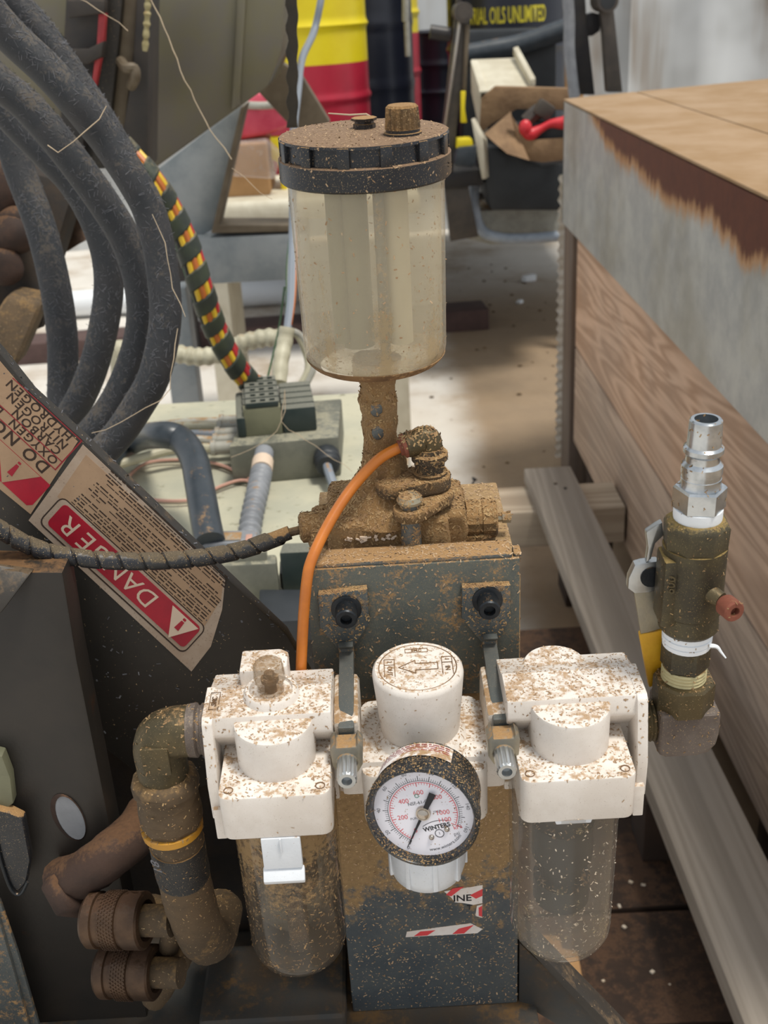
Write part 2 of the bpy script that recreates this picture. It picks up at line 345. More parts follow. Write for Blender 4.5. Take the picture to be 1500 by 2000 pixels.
c_ = t.mix(t.step(t.noise(2.1, 5, .65, t.map((1, 1, 1), loc=(3, 1, 0))), .45, .72, 0, .75), c_, lin('9a8468'))
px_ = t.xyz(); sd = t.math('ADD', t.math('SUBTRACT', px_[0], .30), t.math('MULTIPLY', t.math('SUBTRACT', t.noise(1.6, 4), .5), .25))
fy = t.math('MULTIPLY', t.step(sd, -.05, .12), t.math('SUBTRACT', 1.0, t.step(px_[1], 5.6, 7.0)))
c_ = t.mix(t.math('MULTIPLY', fy, .95), c_, t.mix(t.noise(9, 5, .7), lin('7d6a54'), lin('9b8468')))   # trodden sawdust and painted shade in the aisle beside the crate
c_ = t.mix(t.step(t.noise(38, 5, .75), .62, .70), c_, lin('6e5a46')); t.bump(t.noise(30, 6, .7), .3, .01)
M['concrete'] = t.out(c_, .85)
t = NT('dusty_slab_plate')
c_ = t.mix(t.step(t.noise(7, 6, .6), .35, .65), lin('a9a896'), lin('bdb9a2')); c_ = t.mix(t.step(t.noise(60, 5, .7), .58, .72), c_, lin('86836e'))
t.bump(t.noise(120, 5), .2, .002); M['slab'] = t.out(c_, .8)
M['galv'] = mat('galvanised_grey_steel', lin('828a8e'), lin('9a9fa1'), .5, .3, nscale=9, rust=.28, rcol=lin('7d6a4e'), bump=.15)
M['chute'] = mat('olive_grey_sheet', lin('726c66'), lin('787257'), .36, .4, nscale=4, bump=.05)
M['brown_bar'] = mat('weathered_brown_bar', lin('5d5140'), lin('6e6250'), .6, .1, nscale=12)
M['dark_bar'] = mat('dark_machine_bar', lin('2f2c2a'), lin('3d3630'), .55, .1, nscale=12, dust=.2, fine=60, dcol=lin('5c4a38'))
M['red_paint'] = mat('red_painted_strip', lin('b23a3c'), lin('9c3034'), .45, nscale=30)
M['timber_dark'] = mat('dark_stained_timber', lin('4a3836'), lin('5a4642'), .8, nscale=6)
M['grey_cable'] = mat('grey_cable', lin('a9a79d'), lin('96948a'), .5, dust=.2, fine=90)
M['cream_cable'] = mat('cream_cable', lin('c2bda5'), lin('aea890'), .5, dust=.15, fine=90)
M['blue_grey_cable'] = mat('blue_grey_cable', lin('7f8791'), None, .45, dust=.15, fine=90)
M['pink_wire'] = mat('pinkish_wire', lin('c09484'), None, .5)
M['conduit'] = mat('grey_corrugated_conduit', lin('8c8f94'), lin('7c7f84'), .5, dust=.2, up=.2, fine=120)
M['manifold'] = mat('grey_manifold_block', lin('66675d'), lin('78786c'), .55, .1, dust=.25, up=.25, fine=100, dcol=lin('989480'))
M['valve'] = mat('dark_green_black_valve', lin('1f2d2c'), lin('2b3634'), .45, dust=.20, up=.5, fine=100, dcol=lin('76766b'))
M['valve_end'] = mat('olive_valve_end', lin('77775f'), lin('6a6a55'), .6, dust=.2, fine=100, dcol=lin('8c8870'))
M['elbow_hose'] = mat('dark_blue_black_hose', lin('2e363d'), lin('3a4046'), .35, bump=.1, dust=.12, up=.3, fine=90)
for nm, hx in dict(w_red='b02a30', w_yellow='d8b32e', w_orange='b5652a', w_green='3d5a3a', w_black='222422', w_white='c9c3b0').items(): M[nm] = mat('wire_' + nm[2:], lin(hx), None, .45)
M['drum_yellow'] = mat('yellow_drum_paint', lin('e6d21e'), lin('dcc415'), .35, nscale=3, bump=.02)
M['drum_red'] = mat('red_drum_paint', lin('b3263c'), lin('a02034'), .35, nscale=3, bump=.02)
M['drum_black'] = mat('black_drum_paint', lin('1c1f2b'), lin('22252f'), .3, nscale=3, bump=.02)
M['lettering_yellow'] = mat('yellow_lettering', lin('d2c433'), None, .5, bump=0)
M['cart'] = mat('grey_brown_steel_bar', lin('5c554e'), lin('4b4744'), .45, .4, nscale=10)
M['cart_dark'] = mat('black_steel_bar', lin('26262a'), lin('33302e'), .45, .2, nscale=10)
M['cream_board'] = mat('cream_painted_board', lin('cfc9b6'), lin('bdb5a0'), .6, nscale=8)
M['paper_bag'] = mat('brown_paper', lin('96795a'), lin('7c6248'), .85, nscale=10, bump=.4, bscale=40, bdist=.01)
M['bin_black'] = mat('black_plastic_bin', lin('23272b'), lin('2c3034'), .5, nscale=10)
M['tool_red'] = mat('red_painted_tool', lin('d2303a'), None, .4)
M['cardboard'] = mat('cardboard', lin('b18a5e'), lin('a07a50'), .85, nscale=6)
M['pink_plastic'] = mat('pink_red_plastic_sheet', lin('d85a6e'), lin('c53f58'), .25, nscale=8)
M['wrap'] = clear('clear_wrap', (.95, .95, .97, 1), .5, lin('d8d0cc'), None, .5, 20, rough=.1, body=.25)
M['strap'] = mat('dark_perforated_strap', lin('3a3328'), lin('2e2a24'), .6, .3)
M['fluff'] = mat('grey_lint', lin('6c6d72'), lin('555456'), .95, bump=0)
M['cream_strip'] = mat('cream_plastic_edge', lin('f2ece0'), lin('ddd2c0'), .5, nscale=20)
M['bent_tube'] = mat('pale_blue_grey_tube', lin('a6b0bd'), lin('8d98a6'), .35, nscale=10)
M['rim_brown'] = mat('brown_caked_rim', lin('80613f'), lin('5e452c'), .8, dust=.45, up=0, fine=260, dcol=lin('a5835a'), bump=.4)
M['web'] = mat('dusty_cobweb', lin('b9a68c'), None, .9, bump=0)
M['sheet_wall'] = None
t = NT('white_sheet_wall')
c_ = t.mix(t.step(t.noise(3.0, 4, .6, t.map((1, 1, .08))), .48, .68), lin('b4b6b6'), lin('8d8072')); c_ = t.mix(t.step(t.noise(1.2, 3), .4, .7), c_, lin('d2d5d7'))
M['sheet_wall'] = t.out(c_, .45)
M['plywood_top'] = mat('sawdust_covered_top', lin('a58a6c'), lin('967854'), .9, nscale=5, speck=.06, fine=60, scol=lin('8a6a44'), bump=.3, bscale=120)
t = NT('steel_apron_rusting_edge')
x_ = t.xyz(); zt = t.math('ADD', x_[2], t.math('MULTIPLY', t.math('SUBTRACT', t.noise(9, 6, .75, t.map((1, 1, .35))), .5), .16))
zt = t.math('ADD', zt, t.math('MULTIPLY', x_[0], 1.0))
c_ = t.mix(t.step(t.noise(14, 6, .7), .35, .65), lin('a2a3a2'), lin('b9b9b4')); c_ = t.mix(t.step(t.noise(3, 5, .6), .45, .7, 0, .6), c_, lin('8d8778'))
M['apron'] = t.out(c_, .42, .35); APRON_NT = t; APRON_BASE = c_
M['wood_warm'] = wood('fir_plank', lin('d6b296'), lin('ae8a6e'), 1, 5, .07)
M['wood_grey'] = wood('weathered_plank', lin('c2a892'), lin('9e8672'), 1, 6, .07)
M['board_grey'] = wood('grey_pallet_board', lin('968c80'), lin('82786c'), 1, 7, .05, ring=8, bump=.2)
M['beam_wood'] = wood('pale_cross_beam', lin('bfae98'), lin('a08e78'), 0, 6, .05, ring=6, bump=.2)
M['post_wood'] = wood('dark_crate_post', lin('6d5a4a'), lin('54443a'), 2, 6, .05, ring=6)
M['chip'] = mat('pale_wood_chips', lin('d8cbb8'), lin('b8a58c'), .9)
M['dark_wood'] = mat('brown_timber_darkened_for_shade', lin('38281d'), lin('2b1f17'), .9, nscale=8, dust=.2, fine=60, dcol=lin('523a28'))  # brown wood, taken darker to put the shade under the planks into its colour
# ================================================================ the setting
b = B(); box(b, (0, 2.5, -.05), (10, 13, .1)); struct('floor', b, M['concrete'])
b = B(); N_ = 90
for i in range(N_):                                               # sheet wall, gently pleated
    x0, x1 = -5 + 10 * i / N_, -5 + 10 * (i + 1) / N_; f = lambda x: 8.0 + .035 * math.sin(x * 13) + .02 * math.sin(x * 31)
    b.faces.new([b.verts.new(q) for q in ((x0, f(x0), 0), (x1, f(x1), 0), (x1, f(x1), 3.2), (x0, f(x0), 3.2))])
bmesh.ops.remove_doubles(b, verts=b.verts[:], dist=1e-4)
r_ = bmesh.ops.extrude_face_region(b, geom=b.faces[:])
for e in r_['geom']:
    if isinstance(e, bmesh.types.BMVert): e.co.y += .06
bmesh.ops.recalc_face_normals(b, faces=b.faces[:]); struct('wall_back', b, M['sheet_wall'], 60)
# ================================================================ the air preparation unit (millimetres in the frame FM)
def at(x, y, z): return FM @ V((x, y, z))
X3 = V((1, 0, 0)); Y3 = V((0, 1, 0)); Z3 = V((0, 0, 1))
def rrect(x0, x1, y0, y1, r, n=4):
    p = []
    for cx, cy, a0 in ((x1 - r, y1 - r, 0), (x0 + r, y1 - r, 90), (x0 + r, y0 + r, 180), (x1 - r, y0 + r, 270)):
        for k in range(n + 1): a = math.radians(a0 + 90 * k / n); p.append((cx + r * math.cos(a), cy + r * math.sin(a)))
    return p
def module(xa, xb, fx0, fx1, side, root):                         # body casting of a filter or lubricator
    b = B(); cx = (fx0 + fx1) / 2
    prism(b, [(-23, 30), (-21.5, 38), (1, 38), (3, 36), (24, 30), (30, 10), (30, -24), (-10, -24), (-10, 13), (-23, 28)], (xa, 0, 0), Y3, Z3, xb - xa, 1.0)
    xs = xa - .6 if side < 0 else xb - 4.4
    prism(b, [(-24, 36.5), (-21, 38.6), (2, 38.6), (16, 26), (16, -14), (-30, -14), (-31, 6)], (xs, 0, 0), Y3, Z3, 5, .8)      # side web
    prism(b, [(-33, -6), (14, -6), (14, -24), (-33, -24)], (xs + (1.2 if side < 0 else -1.2), 0, 0), Y3, Z3, 5, .8)
    prism(b, rrect(fx0, fx1, -49, 6, 5), (0, 0, -10), X3, Y3, 24, 1.1)                                                    # bowl collar
    arc = [(cx + 18.2 * math.cos(a), -21 + 18.6 * math.sin(a)) for a in [PI + PI * k / 18 for k in range(19)]]
    prism(b, arc + [(cx + 18.2, -8), (cx - 18.2, -8)], (0, 0, 12), X3, Y3, 23.5, 1.6)                                       # round front boss
    part('body', b, M['white'], root, FM)
    for sx in (fx0 + 4.6, fx1 - 4.6):
        h = B(); lathe(h, (sx, -43.2, 13.2), Z3, [(0, 0), (0, 2.0), (1.1, 2.3), (1.15, 1.9), (.4, 1.7), (.4, 0)], 14); part('screw_hole', h, M['groove'], root, FM)
def bowl(cx, cy, r, z0, z1, name, mt, root):
    b = B(); R = [(0, 0), (0, r - 15)]
    for k in range(9): a = PI / 2 * k / 8; R.append((15 - 15 * math.cos(a), r - 15 + 15 * math.sin(a)))
    R += [(z0 - z1, r + .9)]
    inner = [(h + (1.6 if i < len(R) - 1 else 0), max(0, q - 1.6)) for i, (h, q) in enumerate(R)][::-1]
    lathe(b, (cx, cy, z1), Z3, R + inner, 40); return part(name, b, mt, root, FM, 50)
def emblem(o, ux, uy, s, w, h, root, size):                       # a small framed maker's mark pressed into the casting
    b = B(); o = V(o); ux = V(ux).normalized(); uy = V(uy).normalized(); n = ux.cross(uy); t = .28
    for (a0, a1, c0, c1) in ((-w / 2, w / 2, -h / 2, -h / 2 + t), (-w / 2, w / 2, h / 2 - t, h / 2), (-w / 2, -w / 2 + t, -h / 2, h / 2), (w / 2 - t, w / 2, -h / 2, h / 2)):
        slab(b, [o + ux * a0 + uy * c0, o + ux * a1 + uy * c0, o + ux * a1 + uy * c1, o + ux * a0 + uy * c1], n * .22)
    f = part('emblem_frame', b, M['groove'], root, FM, smooth=False); text('lettering', s, size, o, ux, uy, M['groove'], f, FM, .2, weight=.01)

# ---- lubricator, left
lub = thing('air_lubricator', 'white cast lubricator with clear fluted sight dome and caked clear bowl', 'air lubricator', at(-70, -10, -24))
module(-101.5, -43, -95, -44.5, -1, lub)
b = B(); lathe(b, (-71, -6, 37), Z3, [(0, 13.4), (4.2, 12.6), (5, 11.8), (5, 10.2), (3.6, 9.6), (3.4, 0)], 32); part('dome_ring', b, M['white'], lub, FM)
b = B(); lathe(b, (-71, -6, 40), Z3, [(0, 6.2), (5, 6.0), (7, 7.0), (15.5, 6.6), (17, 5.2), (17.4, 0)], 48, mod=lambda a, i: 1 + (.07 * math.cos(12 * a) if i in (2, 3) else 0))
dome = part('sight_dome', b, M['dome'], lub, FM, 60)
b = B(); cyl(b, (-71, -6, 40), (-71, -6, 51), 3.0, 2.4, 12); cyl(b, (-71, -6, 46), (-71, -6, 48), 4.2, 4.2, 12); part('drip_tube', b, M['groove'], lub, FM)
emblem((-97.2, -9.5, 38.9), Y3, -X3, 'SMC', 13, 4.6, lub, 3.4)
BLX, BLY = -69, -23
bowl(BLX, BLY, 24.2, -9, -113, 'bowl', M['bowl_left'], lub)
b = B(); lathe(b, (BLX, BLY, -66), Z3, [(0, 0), (0, 9), (4, 13), (40, 13), (44, 9), (57, 9), (57, 0)], 20); cyl(b, (BLX, BLY, -108), (BLX, BLY, -66), 5, 6, 12)
part('pickup_tube', b, M['dust_dark'], lub, FM)
b = B(); slab(b, [(BLX - 9.0, -49.6, -10), (BLX + 9.0, -49.6, -10), (BLX + 9.0, -50.2, -28), (BLX - 9.0, -50.2, -28)], (0, 3.4, 0), .8)
slab(b, [(BLX - 9.6, -48.4, -27.5), (BLX + 9.6, -48.4, -27.5), (BLX + 9.6, -53, -33), (BLX - 9.6, -53, -33)], (0, 1.6, -3.2), .8)
box(b, (BLX, -50.4, -14), (.8, .8, 9), .2); part('bowl_latch', b, M['white_clean'], lub, FM, label='pale grey bowl latch')
b = B(); prism(b, [(-17, -9), (2, -9), (6, -6), (6, 6), (2, 9), (-17, 9)], (-70, 16, 29), X3, Y3, 14, 1.5); part('rear_port_boss', b, M['white'], lub, FM)

# ---- regulator, middle
reg = thing('air_regulator', 'white round regulator knob above dusty body between two bowls', 'air regulator', at(-2, 0, -40))
b = B(); lathe(b, (-2, 0, 2), Z3, [(0, 18.2), (6, 18.8), (40, 21.6), (42, 21.2), (43, 20.2)], 44)
part('adjusting_knob', b, M['white'], reg, FM, 40)
b = B(); lathe(b, (-2, 0, 44.6), Z3, [(0, 20.4), (.5, 20.2), (.5, 18.6), (.1, 18.4), (.1, 18.1), (.45, 17.9), (.45, 0)], 44); disc = part('knob_cap', b, M['white'], reg, FM)
b = B(); ring = [(.42, 18.6), (.5, 18.5), (.5, 18.1), (.42, 18.0)]; lathe(b, (-2, 0, 44.6), Z3, ring + ring[:1], 44); part('cap_groove', b, M['groove'], disc, FM)
zt = 45.1
emblem((-2, 13.2, zt), X3, Y3, 'SMC', 11, 3.2, disc, 2.6)
for cx, s1, s2 in ((-15.2, 'OUT', '2'), (12.0, 'IN', '1')):
    f = B(); t_ = .32
    for (x0, x1, y0, y1) in ((-2.6, -2.6 + t_, -7, 7), (2.6 - t_, 2.6, -7, 7), (-2.6, 2.6, 7 - t_, 7), (-2.6, 2.6, 2.2, 2.2 + t_)): slab(f, [(cx + x0, y0, zt), (cx + x1, y0, zt), (cx + x1, y1, zt), (cx + x0, y1, zt)], (0, 0, .25))
    fr = part('port_frame', f, M['groove'], disc, FM, smooth=False)
    text('lettering', s1, 3.5, (cx, -2.4, zt), -Y3, X3, M['groove'], disc, FM, .25); text('lettering', s2, 3.2, (cx, 4.7, zt), -Y3, X3, M['groove'], disc, FM, .25)
f = B(); tri = [(-11, 0), (-3, 5.2), (-3, 2.6), (7.5, 2.6), (7.5, -2.6), (-3, -2.6), (-3, -5.2)]
for p, q in zip(tri, tri[1:] + tri[:1]):
    p = V((p[0], p[1], 0)); q = V((q[0], q[1], 0)); n_ = Z3.cross(q - p).normalized() * .2
    slab(f, [p - n_ + Z3 * zt, q - n_ + Z3 * zt, q + n_ + Z3 * zt, p + n_ + Z3 * zt], (0, 0, .22))
part('flow_arrow', f, M['groove'], disc, FM, smooth=False)
b = B(); prism(b, rrect(-31, 28, -29, 30, 6), (0, 0, -26), X3, Y3, 31, 2); box(b, (-2, 0, -2), (78, 44, 20), 3); lathe(b, (-2, -2, 2), Z3, [(0, 24), (6, 22), (9, 18)], 32); cyl(b, (-2, 0, -46), (-2, 0, -24), 22, 25, 36, .8)
for k in range(14): a = k * 2 * PI / 14; box(b, (-2 + 23 * math.cos(a), 23 * math.sin(a), -35), (3, 3, 18), .6, rot=Matrix.Rotation(a, 3, 'Z'))
part('body', b, M['white'], reg, FM)
b = B(); lathe(b, (-1.5, -6, -77), Z3, [(0, 0), (0, 16.5), (1.5, 18.2), (7, 19.6), (22, 20.4), (24, 19.4), (34, 19.0), (34, 0)], 40, ph=.02)
for k in range(9): a = k * 2 * PI / 9 - 1.42; box(b, (-1.5 + 19.4 * math.cos(a), -6 + 19.4 * math.sin(a), -63), (2.4, 2.6, 20), .5, rot=Matrix.Rotation(a, 3, 'Z'))
part('lower_cap', b, M['white_clean'], reg, FM, label='pale grey ribbed lower cap')

# ---- filter, right
fil = thing('air_filter', 'white cast filter with dusty clear bowl beside the grey plank', 'air filter', at(67, -10, -24))
module(37.5, 101, 40.5, 92.5, 1, fil)
b = B(); lathe(b, (65, 14, 18), Z3, [(0, 16.5), (13, 16), (15, 14.6), (15.6, 0)], 36); part('top_plug', b, M['white'], fil, FM)
BRX, BRY = 64.5, -23
bowl(BRX, BRY, 25.4, -9, -112, 'bowl', M['bowl_right'], fil)
b = B(); lathe(b, (BRX, BRY, -84), Z3, [(0, 0), (0, 11), (2, 14), (16, 14), (17, 10), (30, 10), (31, 15), (52, 15), (54, 11), (72, 11), (72, 0)], 24); part('filter_element', b, M['bolt'], fil, FM)
b = B(); slab(b, [(BRX - 9, -48.6, -8), (BRX + 9, -48.6, -8), (BRX + 8, -48.6, -12), (BRX - 8, -48.6, -12)], (0, 3, 0), .6); part('bowl_latch', b, M['white_clean'], fil, FM)

# ---- pressure gauge
gc = V((-4.5, -59.5, 6.8)); pit = math.radians(9); yaw = math.radians(-11)
gR = Matrix.Rotation(yaw, 3, 'Z') @ Matrix.Rotation(-pit, 3, 'X')
gn = gR @ V((0, -1, 0)); gu = gR @ V((0, 0, 1)); gx = gR @ X3
gau = thing('pressure_gauge', 'round black-cased pressure gauge with white dial reading zero', 'pressure gauge', at(*(gc - gn * 14)))
b = B(); lathe(b, gc - gn * 27, gn, [(0, 0), (0, 21), (2.5, 23.6), (20, 24.2), (20.5, 25.3), (26, 25.4), (27.6, 24.6), (28, 23.4), (27, 22.8), (22.5, 22.4), (22.5, 0)], 48); part('case', b, M['gauge_case'], gau, FM)
b = B(); cyl(b, gc - gn * 44, gc - gn * 26, 5.5, 6.5, 6); cyl(b, gc - gn * 31, gc - gn * 26, 11, 12, 20); part('stem', b, M['brass'], gau, FM)
df = gc - gn * 4.3
b = B(); lathe(b, df - gn * .4, gn, [(0, 0), (0, 22.3), (.4, 22.3), (.4, 0)], 48); dial = part('dial', b, M['dial'], gau, FM)
def dp(r, deg, h=.05): a = math.radians(deg); return df + gx * (r * math.cos(a)) + gu * (r * math.sin(a)) + gn * h
def ticks(r0, r1, degs, w, mt, nm):
    b = B()
    for d_ in degs:
        p, q = dp(r0, d_, .05), dp(r1, d_, .05); s_ = (q - p).cross(gn).normalized() * w / 2
        b.faces.new([b.verts.new(v) for v in (p - s_, p + s_, q + s_, q - s_)])
    bmesh.ops.recalc_face_normals(b, faces=b.faces[:]); o = part(nm, b, mt, dial, FM, smooth=False); o['kind'] = 'stuff'; return o
def arcline(r, a0, a1, w, mt, nm, h=.06):
    b = B(); pr = None
    for k in range(61):
        a = a0 + (a1 - a0) * k / 60; c = (b.verts.new(dp(r - w / 2, a, h)), b.verts.new(dp(r + w / 2, a, h)))
        if pr: b.faces.new((pr[0], c[0], c[1], pr[1]))
        pr = c
    bmesh.ops.recalc_face_normals(b, faces=b.faces[:]); return part(nm, b, mt, dial, FM, smooth=False)
A0, A1 = 250, -20                                               # scale runs clockwise from 0 to 160 psi, 0 to 1100 kPa
sc = lambda f: A0 + (A1 - A0) * f
ticks(16.0, 17.4, [sc(k / 80) for k in range(81)], .18, M['ink'], 'scale_marks'); ticks(16.0, 18.4, [sc(k / 16) for k in range(17)], .3, M['ink'], 'scale_marks')
ticks(13.9, 15.0, [sc(k / 55) for k in range(56)], .2, M['red_ink'], 'scale_marks'); ticks(13.1, 15.0, [sc(k / 11) for k in range(12)], .34, M['red_ink'], 'scale_marks')
arcline(15.1, A0, A1, .3, M['red_ink'], 'scale_arc'); arcline(15.9, A0, A1, .22, M['ink'], 'scale_arc')
def dt(s, size, r, deg, mt, rot=0, w=0.0):
    a = math.radians(rot); text('lettering', s, size, dp(r, deg, .07), gx * math.cos(a) + gu * math.sin(a), gu * math.cos(a) - gx * math.sin(a), mt, dial, FM, weight=w)
for k, s in ((0, '0'), (200, '200'), (400, '400'), (600, '600'), (1000, '1000')): dt(s, 3.2, 10.6 - .5 * len(s) * (1 if k > 800 else .4), sc(k / 1100), M['red_ink'], 13)
dt('1100', 3.1, 9.8, -18, M['red_ink'], 13); dt('800', 3.1, 10.2, sc(800 / 1100), M['red_ink'], 13)
for k in (0, 20, 40, 60, 80, 100, 120, 140, 160): dt(str(k), 2.4, 20.1, sc(k / 160), M['grey_ink'], rot=sc(k / 160) - 90)
dt('kPa', 2.9, 16.4, -22, M['red_ink'], 20); dt('psi', 2.6, 17.6, -33, M['grey_ink'], 20)
dt('NSF-61-G', 2.3, 5.2, 118, M['ink'], 17); dt('PURE', 1.7, 5.4, 222, M['grey_ink'], 17); dt('FREE', 1.7, 6.2, 8, M['grey_ink'], 17)
arcline_ = B(); lathe(arcline_, dp(8.6, 110, .03), gn, [(0, .8), (.05, 1.0), (.05, .7), (0, .8)], 18); part('green_mark', arcline_, M['green_ink'], dial, FM)
dt('WINTERS', 3.0, 9.2, -50, M['ink'], 20, .03); 
b = B(); c_w = dp(7.4, -44, .06)
for k in range(12):                                               # arched rule over the maker's name
    x0 = -6.2 + 12.4 * k / 12; x1 = x0 + 12.4 / 12; f_ = lambda x: 1.0 - .035 * x * x
    d_ = lambda x, h: c_w + (gx * math.cos(.35) + gu * math.sin(.35)) * x + (gu * math.cos(.35) - gx * math.sin(.35)) * (f_(x) + h)
    b.faces.new([b.verts.new(q) for q in (d_(x0, 0), d_(x1, 0), d_(x1, .3), d_(x0, .3))])
part('name_rule', b, M['ink'], dial, FM, smooth=False)
b = B(); lathe(b, dp(12.4, -55, .02), gn, [(0, 2.1), (.08, 2.1), (.08, 1.8), (0, 1.8), (0, 2.1)], 24); part('round_mark', b, M['ink'], dial, FM); dt('1', 2.0, 12.4, -55, M['ink'], 20)
def curve_text(s, size, r, mid, mt):
    n = len(s); stepd = size * .62 / r * 180 / PI
    for i, ch in enumerate(s): a = mid + (i - (n - 1) / 2) * stepd; dt(ch, size, r, a, mt, rot=a + 90)
b_ = 'www.winters.com'
def wtxt(q, R_=19.2, mid=math.radians(-57)):
    a = mid + q.x / R_; rr = R_ - q.y; return df + gx * (rr * math.cos(a)) + gu * (rr * math.sin(a)) + gn * .07
text('lettering', b_, 2.3, df, gx, gu, M['ink'], dial, FM, warp=wtxt)
for d_ in (-74, -36):
    b = B(); ball(b, dp(12.9, d_, .2), 1.3, (1, 1, 1), 12, 8); part('dial_screw', b, M['steel'], gau, FM)
pa = sc(0) - 2
b = B(); p0, p1, p2 = dp(19.4, pa, 1.3), dp(0, 0, 1.3), dp(11.5, pa + 180, 1.3); s_ = (p1 - p0).cross(gn).normalized()
slab(b, [p0 - s_ * .15, p0 + s_ * .15, p1 + s_ * .75, p1 - s_ * .75], gn * .3); slab(b, [p1 - s_ * .9, p1 + s_ * .9, p2 + s_ * 1.6, p2 - s_ * 1.6], gn * .3)
part('pointer', b, M['ink'], gau, FM, smooth=False)
b = B(); lathe(b, dp(0, 0, 0), gn, [(0, 0), (0, 3.4), (1.8, 3.2), (1.8, 2.6), (2.4, 2.5), (3.2, 1.6), (3.4, 0)], 24); part('pointer_hub', b, M['steel'], gau, FM)
b = B(); pr = None                                                # printed paper label round the top of the case
for k in range(19):
    a = math.radians(62 + 100 * k / 18); e = gx * math.cos(a) + gu * math.sin(a); q = gc - gn * 27
    c = (b.verts.new(q + gn * 4.0 + e * 24.0), b.verts.new(q + gn * 15.5 + e * 24.45))
    if pr: b.faces.new((pr[0], pr[1], c[1], c[0]))
    pr = c
lab = part('paper_label', b, M['paper'], gau, FM)
b = B()
for row in range(6):
    k = 66
    while k < 156:
        w_ = rnd.uniform(3, 9); pr = None; h0 = 5.4 + row * 1.55
        for j in range(4):
            a = math.radians(min(158, k + w_ * j / 3)); e = gx * math.cos(a) + gu * math.sin(a); q = gc - gn * 27
            c = (b.verts.new(q + gn * h0 + e * 24.25), b.verts.new(q + gn * (h0 + .62) + e * 24.28))
            if pr: b.faces.new((pr[0], pr[1], c[1], c[0]))
            pr = c
        k += w_ + 1.4
o = part('fine_print', b, M['red_line'], lab, FM, smooth=False); o['kind'] = 'stuff'

# ---- bracket arms with their bolts
def arm(name, label, poly, bolt, xb, xe):
    a = thing(name, label, 'bracket arm', at(xb, 30, 40), 'bracket arms holding the air unit')
    b = B(); prism(b, poly, (0, 43.6, 0), X3, Z3, 5.5, .8)
    prism(b, [(xb - 3.8, 33), (xb + 3.8, 33), (xb + 3.8, 24), (xb - 3.8, 24)], (0, 43.6, 0), X3, Z3, 6.5, .8)
    part('arm_plate', b, M['gunmetal'], a, FM); b = B()
    slab(b, [(xb - 3.7, 38.5, 30.5), (xb + 3.7, 38.5, 30.5), (xb + 3.7, 33, 36), (xb - 3.7, 33, 36)], (0, 5, 0), .6)
    slab(b, [(xb - 3.7, 42, 24), (xb + 3.7, 42, 24), (xe + 3.7, -19, 20), (xe - 3.7, -19, 20)], (0, 0, 6.5), .9)
    part('arm_bar', b, M['arm_metal'], a, FM)
    b = B(); lathe(b, (bolt[0], 38.4, bolt[1]), -Y3, [(0, 0), (0, 7.6), (1.6, 7.6), (1.8, 7.0), (1.8, 0)], 24); part('washer', b, M['bolt'], a, FM)
    b = B(); lathe(b, (bolt[0], 36.8, bolt[1]), -Y3, [(0, 5.4), (8.6, 5.4), (9.4, 4.8), (9.4, 2.9), (6, 2.7), (5.8, 0)], 24); part('socket_bolt', b, M['bolt'], a, FM)
    b = B(); prism(b, [(-7.6, 8), (-5.2, 11.2), (-4.6, 8.4), (4.6, 8.4), (5.2, 11.2), (7.6, 8), (7, -2), (4.6, -6.5), (-4.6, -6.5), (-7, -2)], (xe, -20, 15.5), X3, Z3, 10, 1.0); part('clamp_block', b, M['zinc_old'], a, FM)
    b = B(); lathe(b, (xe - .2, -28, 15.6), V((0, -1, .02)), [(0, 5.2), (2, 5.2), (2.6, 4.4)], 20); part('clamp_washer', b, M['zinc_old'], a, FM)
    b = B(); lathe(b, (xe - .2, -29.5, 15.6), V((0, -1, .02)), [(0, 4.5), (13, 4.5), (14, 4.0), (14, 2.4), (10.6, 2.2), (10.4, 0)], 48, mod=lambda q, i: 1 + (.045 * math.cos(16 * q) if i < 2 else 0)); part('clamp_bolt', b, M['zinc'], a, FM, 25)
arm('bracket_arm', 'grey bracket arm bolted to post behind the lubricator side', [(-48.5, 64), (-24, 66), (-24, 45.5), (-33.6, 31), (-40.6, 31), (-49, 44.5)], (-35, 55.5), -36.6, -36.8)
arm('bracket_arm', 'grey bracket arm bolted to post beside the filter', [(22.5, 63.5), (46.5, 63.5), (46.5, 43), (39.6, 30), (32.4, 30), (22, 45.5)], (35, 56), 36, 35)
# ---- spacer joints between the modules
for x in (-36.8, 35):
    b = B(); box(b, (x, 4, 6), (12, 40, 42), 2.5); rough_up(b, .6, .25)
    solo('joint_spacer', b, M['white_dusty'], 'dust-caked joint spacer at %s of the regulator' % ('lubricator side' if x < 0 else 'filter side'), 'pipe joint', FM, 'joint spacers beside the regulator')
# ================================================================ post, pump and reservoir
post = thing('mounting_post', 'sawdust-caked blue-grey steel post with torn hazard decal', 'post', at(0, 80, -246))
b = B(); box(b, (1, 98, -90.5), (103, 106, 311), 1.5); part('column', b, M['post'], post, FM)
b = B(); box(b, (-1.2, 43.6, 36), (105.5, 2.6, 80), .6); part('face_plate', b, M['plate'], post, FM)
b = B(); box(b, (-.5, 51, 76.8), (97, 15, 3), 1.2); box(b, (51, 50, 75), (4, 9, 4), 1); part('top_strap', b, M['gunmetal'], post, FM)
